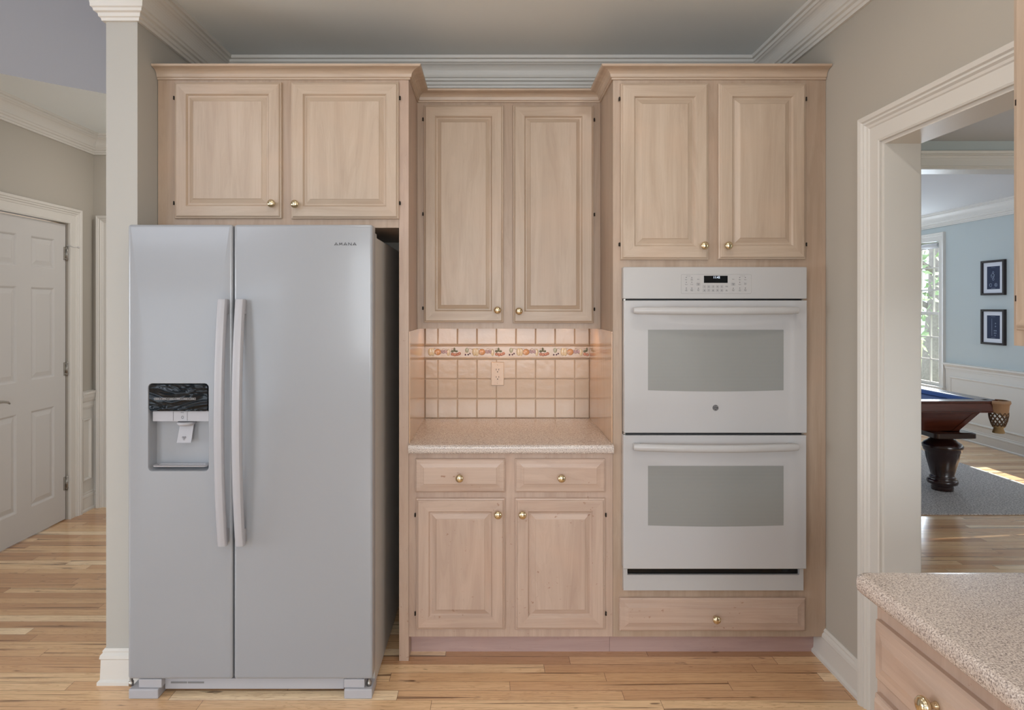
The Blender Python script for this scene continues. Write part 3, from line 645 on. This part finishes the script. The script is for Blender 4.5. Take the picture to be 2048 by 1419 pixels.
d = DF-.02; o = panel_front(px(1240, d), px(1613, d), pz(1263, d), pz(1197, d), DF, c4, 'drawer', MB); knob(px(1433, d-.02), d, pz(1238, d-.02), o)
# cabinet crown moulding
bm = B(); CC = [(0, 0), (.006, 0), (.006, .007), (.011, .009), (.012, .013)]+[(.012+.030*(1-math.cos(R(a))), .013+.024*math.sin(R(a))) for a in (20, 40, 60, 80)]+[(.047, .038), (.052, .040), (.055, .047), (0, .047)]
sweep(bm, [(XL+.002, DF-.0005), (PL1-.0005, DF-.0005), (PL1-.0005, DM-.0005), (NR-.0005, DM-.0005), (NR-.0005, DF-.0005), (XR-.002, DF-.0005)], [(-o, TOPZ-.0+h-.001) for o, h in CC], mp_top, side=1)
obj('cabinet_crown', bm, M['woodh'], loc=(0, DF, TOPZ), label='stepped maple crown moulding running along the tops of the cabinets', cat='moulding')
# ------------------------------------------------------------------ countertops
def counter(name, x0, x1, y0, y1, zt, th, label, corner=0):
    bm = B(); r = .011
    L = []
    for k in range(6):
        a = R(90*k/5); L.append((r*(1-math.sin(a)), zt-th+r*(1-math.cos(a))))
    for k in range(6):
        a = R(90*k/5); L.append((r*(1-math.cos(a)), zt-r*(1-math.sin(a))))
    loft(bm, [rr(x0+o, x1-o, y0+o, y1-o, max(corner-o, .001) if corner else .003, z, 6) for o, z in L], mp_top)
    return obj(name, bm, M['counter'], loc=((x0+x1)/2, (y0+y1)/2, zt-th), label=label, cat='countertop', smooth=True)
ct = counter('countertop', PL1-.006, NR+.004, DF-.030, DF-.001, .898, .038, 'x')
bpy.data.objects.remove(ct)
bm = B(); r = .012; prof = [(DF-.030+.012*(1-math.sin(R(a))), .898-.038+.012*(1-math.cos(R(a)))) for a in (0, 22, 45, 67, 90)]+[(DF-.030+.012*(1-math.cos(R(a))), .898-.012*(1-math.sin(R(a)))) for a in (0, 22, 45, 67, 90)]
back = [(DW-.001, .898), (DW-.001, .860)]
pp = prof+back
loft(bm, [[(x, y, z) for y, z in pp] for x in (PL1+.0005, NR-.0015)], lambda u, v, w: (u, v, w))
obj('countertop', bm, M['counter'], loc=(.08, 2.95, .86), label='speckled grey laminate countertop in the tiled niche', cat='countertop', smooth=True)
# ------------------------------------------------------------------ backsplash
bs = thing('tile_backsplash', 'peach glazed square tile backsplash with a fruit border', 'backsplash', (.08, DW, .899))
bm = B(); box(bm, PL1+.0045, NR-.0055, DW-.004, DW-.0005, .8985, 1.3845); obj('grout', bm, M['grout'], bs)
bm = B(); S = F/DW; cols_ = [PL1+.0045]+[px(876+39.0*k, DW) for k in range(8)]+[NR-.0055]
zr = [(.8985, pz(797, DW)), (pz(796, DW), pz(757.5, DW)), (pz(756.5, DW), pz(718, DW)), (pz(688.5, DW), pz(688.5, DW)+.0985)]
zr.append((zr[-1][1], 1.3845)) if zr[-1][1] < 1.375 else None
for zi, (z0, z1) in enumerate(zr):
    if zi == 3: obj('tiles', bm, M['tile'], bs); bm = B()
    for a, b in zip(cols_, cols_[1:]):
        g = .0007; u0, u1, v0, v1 = a+g, b-g, z0+g, min(z1, 1.384)-g
        if v1-v0 < .01: continue
        tw = random.uniform(-.0005, .0005)
        loft(bm, [rr(u0, u1, v0, v1, .002, DW-.004, 3), rr(u0, u1, v0, v1, .002, DW-.0065, 3), ins(u0, u1, v0, v1, .0012, DW-.0078, .003, 3), ins(u0, u1, v0, v1, .004, DW-.0084, .0055, 3)])
tl = obj('tiles', bm, M['tile'], bs)
lz0, lz1 = pz(717, DW), pz(689.5, DW)
bm = B(); box(bm, cols_[0], cols_[-1], DW-.010, DW-.004, lz0, lz1)
for z in (lz0+.004, lz1-.004): tube(bm, [(cols_[0], DW-.010, z), (cols_[-1], DW-.010, z)], .0035, 8)
bt = obj('border_tile', bm, M['tile'], bs, label='raised cream border band with painted fruit')
bm = B(); fm = ['plum', 'sage', 'cream', 'orange', 'peach', 'mauve', 'leaf', 'red', 'stem']; FI = {n: i for i, n in enumerate(fm)}
yf = DW-.0105; zc = (lz0+lz1)/2
def fr_(x, z, rx, rz, m, ry=.003):
    if cols_[0]+.004 < x-rx*.5 and x+rx*.6 < cols_[-1]: ball(bm, (x, yf, zc+z), rx, ry, rz, FI[m], 10)
for base in (847, 935, 1023, 1111):
    q = lambda dx: px(base+dx, DW)
    fr_(q(-4), -.014, .0042, .0042, 'plum'); fr_(q(1.5), -.013, .0042, .0042, 'plum'); fr_(q(5), -.008, .004, .004, 'plum')
    fr_(q(-1), .009, .010, .013, 'sage', .002); fr_(q(14), 0, .012, .020, 'cream'); fr_(q(19), 0, .010, .021, 'cream', .0025)
    fr_(q(29), 0, .0175, .0165, 'orange', .005); fr_(q(26), -.003, .010, .011, 'peach', .0055)
    for i in range(8): fr_(q(37+(i % 4)*3.2), .006-.007*(i//4)-.002*(i % 2), .0055, .0055, 'mauve')
    fr_(q(50), -.002, .010, .018, 'cream', .002)
    fr_(q(62), .012, .005, .011, 'leaf', .004); fr_(q(58), .004, .008, .006, 'leaf', .004); fr_(q(66), .004, .008, .005, 'leaf', .004)
    for dx, dz_ in ((58, -.011), (63, -.014), (68, -.012), (72, -.008)): fr_(q(dx), dz_, .0085, .008, 'red', .004)
    for k in range(4):
        xa = q(5+k*18); 
        if cols_[0] < xa-.01 and xa+.02 < cols_[-1]: tube(bm, [(xa-.008, yf-.001, zc+.014), (xa, yf-.002, zc+.019), (xa+.010, yf-.001, zc+.013), (xa+.016, yf-.001, zc+.017)], .0009, 5, mi=FI['stem'])
obj('fruit_relief', bm, [M[n] for n in fm], bt)
# outlet
ox0, ox1, oz0, oz1 = px(982, DW), px(1008, DW), pz(770, DW), pz(723, DW); ox, oz = (ox0+ox1)/2, (oz0+oz1)/2; yo = DW-.0098
ou = thing('wall_outlet', 'ivory duplex wall outlet on the tile backsplash', 'outlet', (ox, yo, oz0))
bm = B(); loft(bm, [rr(ox0, ox1, oz0, oz1, .003, yo), rr(ox0, ox1, oz0, oz1, .003, yo-.003), ins(ox0, ox1, oz0, oz1, .003, yo-.006, .004)]); obj('cover_plate', bm, M['ivory'], ou)
bm = B(); loft(bm, [rr(ox-.0165, ox+.0165, oz-.033, oz+.033, .001, yo-.005), rr(ox-.0165, ox+.0165, oz-.033, oz+.033, .001, yo-.0075)]); fcp = obj('receptacle', bm, M['ivory'], ou)
for dz_ in (.0185, -.0185):
    bm = B()
    for sx in (-1, 1): box(bm, ox+sx*.0065-.0011, ox+sx*.0065+.0011, yo-.0082, yo-.0074, oz+dz_-.001, oz+dz_+.007)
    lathe(bm, [(.0026, -.0082), (.0026, -.0074)], (ox, yo, oz+dz_-.008), 'y', 12); obj('socket_holes', bm, M['dark'], fcp)
for dz_ in (.047, -.047):
    bm = B(); lathe(bm, [(.003, -.0055), (.003, -.0068), (.0015, -.0072)], (ox, yo, oz+dz_), 'y', 12); obj('screw', bm, M['ivory'], ou)
# under cabinet puck lights
for i, (x, y) in enumerate(((-.24, 3.03), (.08, 3.05), (.40, 3.03))):
    t_ = thing('puck_light', ['small warm puck light under the niche cabinet, left end', 'small warm puck light under the niche cabinet, in the middle', 'small warm puck light under the niche cabinet, right end'][i], 'light', (x, y, 1.37), group='puck lights under the niche cabinet')
    bm = B(); lathe(bm, [(.034, .0149), (.034, .004), (.030, 0), (.026, .002)], (x, y, 1.37), 'z', 20); obj('housing', bm, M['plastic'], t_)
    light('puck_lamp', 'AREA', (x, y, 1.3685), (0, .35, -1), 0.40, (1, .62, .34), .05)
# ------------------------------------------------------------------ refrigerator
FD = 2.41; X0, X1, XS = px(255.5, FD), px(745, FD), px(466.5, FD); FZ0, FZ1 = pz(1358, FD), pz(448.5, FD)
fg = thing('refrigerator', 'white side-by-side refrigerator with ice and water dispenser', 'refrigerator', ((X0+X1)/2, 2.8, 0))
bm = B(); box(bm, X0+.004, X1-.003, FD+.066, 3.17, .012, 1.731, bev=.004); obj('body', bm, M['fridges'], fg)
bm = B(); box(bm, X0+.012, X1-.010, FD+.055, FD+.066, FZ0+.005, FZ1-.02); obj('gasket', bm, M['rubber'], fg)
def fdoor_f(a0, a1, hole=None):
    bm = B(); r = .010; L = [rr(a0, a1, FZ0, FZ1, r, FD+.055), rr(a0, a1, FZ0, FZ1, r, FD+.010), ins(a0, a1, FZ0, FZ1, .0015, FD+.004, r), ins(a0, a1, FZ0, FZ1, .005, FD+.001, r), ins(a0, a1, FZ0, FZ1, .011, FD, r)]
    if hole:
        h0, h1, v0, v1 = hole
        L += [rr(h0-.002, h1+.002, v0-.002, v1+.002, .016, FD), rr(h0, h1, v0, v1, .014, FD+.003), rr(h0, h1, v0, v1, .014, FD+.012), rr(h0+.006, h1-.006, v0+.012, v1, .010, FD+.050)]
    loft(bm, L); return bm
hole = (px(297, FD), px(416.5, FD), pz(941, FD), pz(767, FD))
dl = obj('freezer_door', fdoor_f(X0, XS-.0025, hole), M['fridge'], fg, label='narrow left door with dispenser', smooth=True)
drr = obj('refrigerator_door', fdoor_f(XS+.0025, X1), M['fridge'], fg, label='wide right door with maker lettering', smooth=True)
def fhandle(xc, parent, wd=.034):
    bm = B(); zt, zb = pz(598, FD-.05), pz(1094, FD-.05); n = 24; L = []
    for i in range(n+1):
        k = i/n; z = zb+(zt-zb)*k; y = FD-.032-.036*math.sin(math.pi*k)**.8
        hw = wd/2; L.append([(xc+a*hw, y+b, z) for a, b in ((-1, .010), (-1, -.002), (-.75, -.009), (-.25, -.012), (.25, -.012), (.75, -.009), (1, -.002), (1, .010), (.6, .013), (-.6, .013))])
    loft(bm, L, mp_top)
    for z0, z1 in ((zb+.002, zb+.055), (zt-.055, zt-.002)): box(bm, xc-wd*.34, xc+wd*.34, FD-.030, FD+.002, z0, z1, bev=.004)
    return obj('handle', bm, M['plastic'], parent, smooth=True)
fhandle(px(442, FD-.045), dl); fhandle(px(477.5, FD-.045), drr)
# dispenser
a0, a1, b0, b1 = hole; bd = pz(822, FD)
bm = B(); mpd = mp_front
loft(bm, [rr(a0+.0015, a1-.0015, bd, b1-.0015, .012, FD+.045), rr(a0+.0015, a1-.0015, bd, b1-.0015, .012, FD+.001), ins(a0+.0015, a1-.0015, bd, b1-.0015, .002, FD-.0015, .012)]); dp = obj('display_panel', bm, M['film'], dl, label='glossy black control display')
bm = B(); am = (a0+a1)/2; zk = pz(797, FD)
for k in range(6):
    u = a0+.046+k*.0262-.012*1; sweep(bm, [(u-.012, zk-.004), (u+.012, zk-.004), (u+.012, zk+.004), (u-.012, zk+.004)], [(0, 0), (.0009, 0), (.0009, .0006), (0, .0006)], lambda u_, v_, w_: (u_, FD-.0016-w_, v_), side=1, closed=True)
    box(bm, u-.008, u+.008, FD-.0022, FD-.0016, zk-.001, zk+.001)
obj('touch_keys', bm, M['btn'], dp)
bm = B(); loft(bm, [rr(a0+.014, a1-.010, pz(843, FD), bd-.001, .003, FD+.047), rr(a0+.010, a1-.004, pz(843, FD), bd-.001, .003, FD+.012)]); hd = obj('dispenser_head', bm, M['plastic'], dl)
for q, s_ in ((.30, -1), (.62, 1)):
    pass
bm = B(); xx = px(362, FD)
for dx in (-.035, .018): bm = B(); box(bm, xx+dx-.0004, xx+dx+.0004, FD+.0113, FD+.0122, pz(842, FD), bd-.003); obj('head_print_line', bm, M['dgrey'], hd)  # printed marking lines on the dispenser head
bm = B()
tube(bm, [(xx+.004*math.cos(i*.7), FD+.0115, pz(835, FD)+.005*math.sin(i*.7)) for i in range(9)], .0006, 4, closed=True)
for k in range(3): box(bm, xx-.006+k*.004, xx-.004+k*.004, FD+.0113, FD+.012, pz(826, FD), pz(826, FD)+.002)
obj('water_symbol', bm, M['dgrey'], hd)
bm = B(); xp = px(373, FD+.03); lathe(bm, [(.030, 0), (.034, -.006), (.026, -.014)], (xp, FD+.030, pz(843, FD+.02)), 'z', 24)
loft(bm, [rr(xp-.024, xp+.028, 0, .004, .001, pz(846, FD+.025)), rr(xp-.030, xp+.024, -.012, -.006, .001, pz(880, FD+.025)), rr(xp-.031, xp+.023, -.014, -.010, .001, pz(884, FD+.025))], lambda u, v, w: (u, FD+.030+v, w)); pdl = obj('paddle', bm, M['plastic'], dl, label='white dispenser paddle')
bm = B(); zz = pz(876, FD+.02)
for dx, dzz in ((-.004, .004), (.004, .004), (0, -.003)): tube(bm, [(xp-.004+dx+.003*math.cos(i*.785), FD+.0185+(dzz*.0), zz+dzz+.003*math.sin(i*.785)) for i in range(8)], .0006, 4, closed=True)
obj('paddle_mark', bm, M['dgrey'], pdl)
bm = B(); loft(bm, [rr(a0+.010, a1-.010, FD+.006, FD+.046, .012, b0+.013), rr(a0+.010, a1-.010, FD+.004, FD+.046, .012, b0+.018), rr(a0+.022, a1-.022, FD+.012, FD+.040, .010, b0+.018), rr(a0+.024, a1-.024, FD+.014, FD+.038, .010, b0+.014)], mp_top); obj('drip_tray', bm, M['plastic'], dl)
# lettering: wide letters drawn as bars
bm = B(); lw = .0019
def seg(x0, z0, x1, z1):
    d = Vector((x1-x0, z1-z0)).normalized(); nx, nz = -d.y*lw/2, d.x*lw/2
    loft(bm, [[(x0+nx, z0+nz, FD-.001), (x1+nx, z1+nz, FD-.001), (x1-nx, z1-nz, FD-.001), (x0-nx, z0-nz, FD-.001)], [(x0+nx, z0+nz, FD+.0005), (x1+nx, z1+nz, FD+.0005), (x1-nx, z1-nz, FD+.0005), (x0-nx, z0-nz, FD+.0005)]])
lx0, lx1 = px(668, FD), px(714, FD); zb_, zt_ = pz(490.5, FD), pz(485, FD); pit = (lx1-lx0)/5; wl = pit*.74
for k, ch in enumerate('AMANA'):
    u = lx0+k*pit+pit*.1
    if ch == 'A': seg(u, zb_, u+wl/2, zt_); seg(u+wl/2, zt_, u+wl, zb_); seg(u+wl*.2, zb_+.0022, u+wl*.8, zb_+.0022)
    if ch == 'M': seg(u, zb_, u+wl*.2, zt_); seg(u+wl*.2, zt_, u+wl/2, zb_+.002); seg(u+wl/2, zb_+.002, u+wl*.8, zt_); seg(u+wl*.8, zt_, u+wl, zb_)
    if ch == 'N': seg(u+wl*.08, zb_, u+wl*.08, zt_); seg(u+wl*.08, zt_, u+wl*.92, zb_); seg(u+wl*.92, zb_, u+wl*.92, zt_)
obj('lettering', bm, M['dgrey'], drr, label='small dark AMANA lettering')
# base grille and feet
bm = B(); ga, gb = px(330, 2.44), px(688, 2.44); box(bm, ga, gb, 2.440, 2.47, .018, .058, bev=.002)
for k in range(2): box(bm, px(342+34*k, 2.44), px(374+34*k, 2.44), 2.4385, 2.4401, .040, .046, mi=1)
box(bm, px(500, 2.44), gb-.005, 2.448, 2.478, .0581, .068, mi=2)
obj('base_grille', bm, [M['plastic'], M['mgrey'], M['dark']], fg)
for a, b, c, e in ((257, 316, 275, 321), (688, 744, 687, 728)):
    bm = B(); d = 2.405
    box(bm, px(a, d), px(b, d), d, 2.50, .001, .037, bev=.004); box(bm, px(c, d), px(e, d), d+.008, 2.50, .038, .070, bev=.002)
    fo = obj('foot', bm, M['plastic'], fg)
    bm = B(); hx = px(262 if a < 400 else 738, 2.43); lathe(bm, [(.009, .037), (.009, .052), (.006, .053), (.006, .0705)], (hx, 2.432, 0), 'z', 14); obj('hinge_pin', bm, M['chrome'], fo)
for hx in (X0+.04, X1-.04):
    bm = B(); box(bm, hx-.03, hx+.03, FD+.02, FD+.12, FZ1-.0005-.0, FZ1+.010, bev=.003) if False else box(bm, hx-.028, hx+.028, FD+.068, FD+.16, 1.7315, 1.752, bev=.004); obj('hinge_cover', bm, M['fridges'], fg)
# ------------------------------------------------------------------ double wall oven
OD = 2.625
ov = thing('built_in_double_oven', 'white built-in double wall oven with two glass doors', 'oven', ((OX0+OX1)/2, 2.9, OZ0))
bm = B(); box(bm, OX0+.016, OX1-.016, OD+.045, 3.20, OZ0+.016, OZ1-.016); obj('body', bm, M['dark'], ov)
sc_ = OD
z_cp0, z_cp1 = pz(597, sc_), pz(533.5, sc_)
def slab(name, a0, a1, z0, z1, yf, yb, mat, par, r=.002, label=None):
    bm = B(); loft(bm, [rr(a0, a1, z0, z1, r, yb), rr(a0, a1, z0, z1, r, yf+.002), ins(a0, a1, z0, z1, .002, yf, r)]); return obj(name, bm, mat, par, label=label)
oa, ob = px(1247, OD), px(1614.5, OD)
cp = slab('control_panel', oa, ob, z_cp0, z_cp1, OD+.002, DF-.0005, M['ovenp'], ov, .004)
yp = OD+.002
k0, k1, kz0, kz1 = px(1362, yp), px(1503, yp), pz(587, yp), pz(548, yp)
bm = B(); sweep(bm, rr(k0, k1, kz0, kz1, .006, 0, 4) and [(p[0], p[1]) for p in rr(k0, k1, kz0, kz1, .006, 0, 4)], [(0, -.0002), (.0004, .0006), (.0012, .0006), (.0016, -.0002)], lambda u, v, w: (u, yp-w, v), side=1, closed=True); obj('keypad_border', bm, M['btn'], cp)
ds = slab('display', px(1407, yp), px(1456, yp), pz(566, yp), pz(550.5, yp), yp-.0008, yp+.0005, M['black'], cp, .001, 'black clock display')
text('clock_digits', '11:42', .0125, (px(1433, yp), yp-.0010, pz(554.5, yp)), M['lit'], ds, 1.0, .0003, label='lit clock digits')
def key(cx, cz, wd, ht, s_=None, size=.006, dot=False, fill=True, name='button'):
    x, z = px(cx, yp), pz(cz, yp); bm = B()
    if fill: loft(bm, [rr(x-wd/2, x+wd/2, z-ht/2, z+ht/2, .0015, yp+.0002, 2), rr(x-wd/2, x+wd/2, z-ht/2, z+ht/2, .0015, yp-.0006, 2)])
    else: loft(bm, [rr(x-wd/2, x+wd/2, z-ht/2, z+ht/2, .0015, yp+.0002, 2), rr(x-wd/2, x+wd/2, z-ht/2, z+ht/2, .0015, yp-.0003, 2)])
    o = obj(name, bm, M['btn'] if fill else M['ovenp'], cp)
    if s_: text('caption', s_, size, (x, yp-.0007, z-(.003 if dot else 0)), M['dgrey'], o, 1, .0001)
    if dot:
        bm = B(); lathe(bm, [(.0016, 0), (.0016, -.0009)], (x, yp, z+ht*.36), 'y', 10); obj('indicator', bm, M['dgrey'], o)
for i in range(10): key(1408.8+8.62*(i % 5), 573 if i < 5 else 580.5, .0135, .0125, '1234567890'[i], .0085)
for s_, cx in ((-1, 1372.5), (1, 1479.5)):
    names = [['Bake', 'Broil\nHi/Lo', 'Warm', 'Proof', 'Self\nClean', 'Steam\nClean'], ['Bake', 'Broil', 'Warm', 'Oven\nLights', 'Self\nClean', 'Delay\nTime']][0 if s_ < 0 else 1]
    for i, nm in enumerate(names):
        key(cx+11*(i % 2), (557.5, 567, 578.5)[i//2], .019, .016, nm, .0042, dot=not (s_ > 0 and i == 3), fill=False)
for cx in (1396.5, 1466.5):
    key(cx, 558, .018, .012, 'Start', .0045, fill=False); key(cx, 568, .0165, .0125, 'Clear\nOff', .0048); key(cx, 578.5, .018, .014, 'Cook\nTime', .0042, dot=True, fill=False)
key(1453, 572.5, .016, .010, 'Timer\nOn/Off', .0036, fill=False); key(1453, 580.5, .016, .010, 'Set\nClock', .0036, fill=False)
for cx, cz, s_ in ((1376.5, 551.5, 'UPPER OVEN'), (1485, 551.5, 'LOWER OVEN'), (1438.5, 585.5, 'Lock')):
    text('caption', s_, .0032, (px(cx, yp), yp-.0003, pz(cz, yp)), M['mgrey'], cp, 1, .0001)
def oven_door(q0, q1, w0, w1, h0, h1, a, b, label):
    z1, z0 = pz(q0, OD), pz(q1, OD)
    bm = B(); r = .003; u0, u1, v0, v1 = px(1296, OD), px(1567, OD), pz(w1, OD), pz(w0, OD)
    yb_ = DF-.004
    loft(bm, [rr(a, b, z0, z1, r, yb_), rr(a, b, z0, z1, r, OD+.003), ins(a, b, z0, z1, .003, OD, r)]); dd = obj('oven_door', bm, M['oven'], ov, label=label)
    bm = B(); L = []
    n = 16; arc = [(u0+(u1-u0)*i/n, v0-.005*math.sin(math.pi*i/n)) for i in range(n+1)]; ring = [(u, v) for u, v in arc]+[(u1, v1), (u0, v1)]
    loft(bm, [[(u, v, OD+.0004) for u, v in ring], [(u, v, OD-.0006) for u, v in ring]]); obj('door_window', bm, M['ovglass'], dd, label='grey tinted glass window')
    zc_ = pz((h0+h1)/2, OD-.05); x0, x1 = px(1269, OD-.05), px(1600, OD-.05); bm = B(); N = 22; LL = []
    for i in range(N+1):
        k = i/N; x = x0+(x1-x0)*k; y = OD-.036-.020*math.sin(math.pi*k)
        rz = .0155 if 0 < i < N else .012; ry = .011 if 0 < i < N else .008
        LL.append([(x, y+ry*math.cos(t_*math.pi/7), zc_-.002*math.sin(math.pi*k)+rz*math.sin(t_*math.pi/7)) for t_ in range(14)])
    loft(bm, LL, mp_top)
    for xs in (x0+.018, x1-.018): box(bm, xs-.014, xs+.014, OD-.034, OD+.001, zc_-.010, zc_+.010, bev=.003)
    obj('handle', bm, M['ovenp'], dd, smooth=True, label='white curved bar handle')
    return dd
ud = oven_door(600.5, 865.5, 659, 780, 612, 629, px(1248.5, OD), ob, 'upper oven door with round emblem'); ld = oven_door(870.5, 1137.5, 931, 1050, 886, 905, oa, px(1613.5, OD), 'lower oven door')
lx, lz = px(1431, OD), pz(815, OD)
bm = B(); lathe(bm, [(.0118, 0), (.0118, -.0012), (.0110, -.0016)], (lx, OD, lz), 'y', 28); em = obj('emblem', bm, M['dgrey'], ud, label='small round dark emblem with script GE monogram')
bm = B(); yl = OD-.0018
tube(bm, [(lx+.0098*math.cos(i*.2618), yl, lz+.0098*math.sin(i*.2618)) for i in range(24)], .0004, 4, closed=True)
for a in range(4):
    t0 = a*math.pi/2+.3; tube(bm, [(lx+.0078*math.cos(t0+k*.25)+.0012*math.cos(k*1.5), yl, lz+.0078*math.sin(t0+k*.25)+.0012*math.sin(k*1.5)) for k in range(5)], .0005, 4)
G = [(.0012, .0042), (-.0012, .0058), (-.0044, .0042), (-.0058, .0004), (-.0046, -.0030), (-.0020, -.0034), (-.0006, -.0010), (-.0012, .0008), (-.0026, .0002), (-.0014, -.0016), (.0002, -.0052), (-.0022, -.0062)]
E = [(.0056, .0036), (.0042, .0050), (.0022, .0038), (.0022, .0016), (.0038, .0008), (.0020, .0002), (.0010, -.0022), (.0022, -.0044), (.0046, -.0044), (.0060, -.0024)]
for P_ in (G, E): tube(bm, [(lx+u, yl, lz+v) for u, v in P_], .00065, 5)
obj('monogram', bm, M['btn'], em)
bm = B(); tz0, tz1 = pz(1180, OD+.02), pz(1137.5, OD+.02); zo = pz(1149, OD+.02); e0, e1 = px(1247, OD+.02), px(1607, OD+.02)
box(bm, e0, e1, OD+.020, DF-.0005, tz0, zo); box(bm, e0, e0+.016, OD+.020, DF-.0005, zo, tz1+.01); box(bm, e1-.016, e1, OD+.020, DF-.0005, zo, tz1+.01); obj('bottom_trim', bm, M['ovenp'], ov)
bm = B(); box(bm, e0+.02, e1-.02, OD+.032, OD+.036, zo, tz1)
obj('vent', bm, M['black'], ov)
bm = B()
for q in (865.5, 597): 
    zq = pz(q+2.5, OD); box(bm, oa+.004, oa+.012, OD+.02, OD+.045, zq-.004, zq+.004); box(bm, ob-.014, ob-.004, OD+.02, OD+.045, zq-.004, zq+.004)
obj('hinge', bm, M['chrome'], ov)
bm = B(); box(bm, oa+.003, ob-.003, OD+.030, OD+.0395, pz(871.5, OD), pz(596, OD)-.0); 
obj('door_gap_seal', bm, M['dark'], ov)
# ------------------------------------------------------------------ near right run: counter, base cabinet, wall cabinet
CX0 = .773; CY1 = 1.382; CH = .898
bm = B(); r = .013
L = [(.013*(1-math.sin(R(a))), CH-.040+.013*(1-math.cos(R(a)))) for a in (0, 30, 60, 90)]+[(.013*(1-math.cos(R(a))), CH-.013*(1-math.sin(R(a)))) for a in (0, 30, 60, 90)]
def cloop(o, z):
    x0, x1, y0, y1 = CX0+o, XR-.040-o*0, -.6+o, CY1-o; rc = .022
    pts = [(x0, y0, z), (x1, y0, z), (x1, y1, z)]
    for k in range(7):
        a = R(90+90*k/6); pts.append((x0+rc+rc*math.cos(a), y1-rc+rc*math.sin(a), z))
    return pts
loft(bm, [cloop(o, z) for o, z in L], mp_top); obj('countertop', bm, M['counter'], loc=(1.08, .4, .858), label='speckled laminate countertop in the near right foreground', cat='countertop', smooth=True)
BX = CX0+.028; BY1 = CY1-.045
c5 = thing('base_cabinet', 'pale base cabinet below the foreground right countertop', 'cabinet', (1.09, .4, 0))
bm = B(); box(bm, BX, XR-.042, -.58, BY1, KZ, .857); obj('carcass', bm, M['worn'], c5)
bm = B(); box(bm, BX+.07, XR-.042, -.58, BY1-.02, 0, KZ); obj('toe_kick', bm, M['pink'], c5)
mpx = lambda u, v, w: (w, u, v)
for k, (y0, y1) in enumerate(((.933, BY1-.012), (.40, .91), (-.12, .38))):
    for z0, z1 in ((.702, .822), (.13, .672)):
        o = panel_front(y0, y1, z0, z1, BX, c5, 'drawer' if z0 > .5 else 'door', [M['worn'], M['worny']], None if z0 > .5 else .052, .032, mp=mpx)
        knob(BX-.02, (y0+y1)/2+.055*0 if z0 > .5 else y0+.05, .765 if z0 > .5 else .60, o, 'x')
UX = 1.08
c6 = thing('wall_cabinet', 'pale wall cabinet at the right edge in the near foreground', 'cabinet', (1.23, .6, 1.383))
UY1 = F*UX/(2028-VX)
bm = B(); box(bm, UX, XR-.036, -.58, UY1, 1.383, TOPZ+.02); obj('carcass', bm, M['wood'], c6)
for y0, y1 in ((.86, UY1-.020), (.42, .84), (-.02, .40)):
    o = panel_front(y0, y1, 1.415, TOPZ-.005, UX, c6, 'door', [M['wood'], M['woody']], .052, .03, mp=mpx)
    knob(UX-.02, y0+.03, 1.47, o, 'x')
for zz in (1.88, 1.48, 2.3):
    bm = B(); box(bm, UX-.008, UX-.0005, UY1-.018, UY1-.012, zz-.006, zz+.006); obj('hinge', bm, M['hinge'], o)
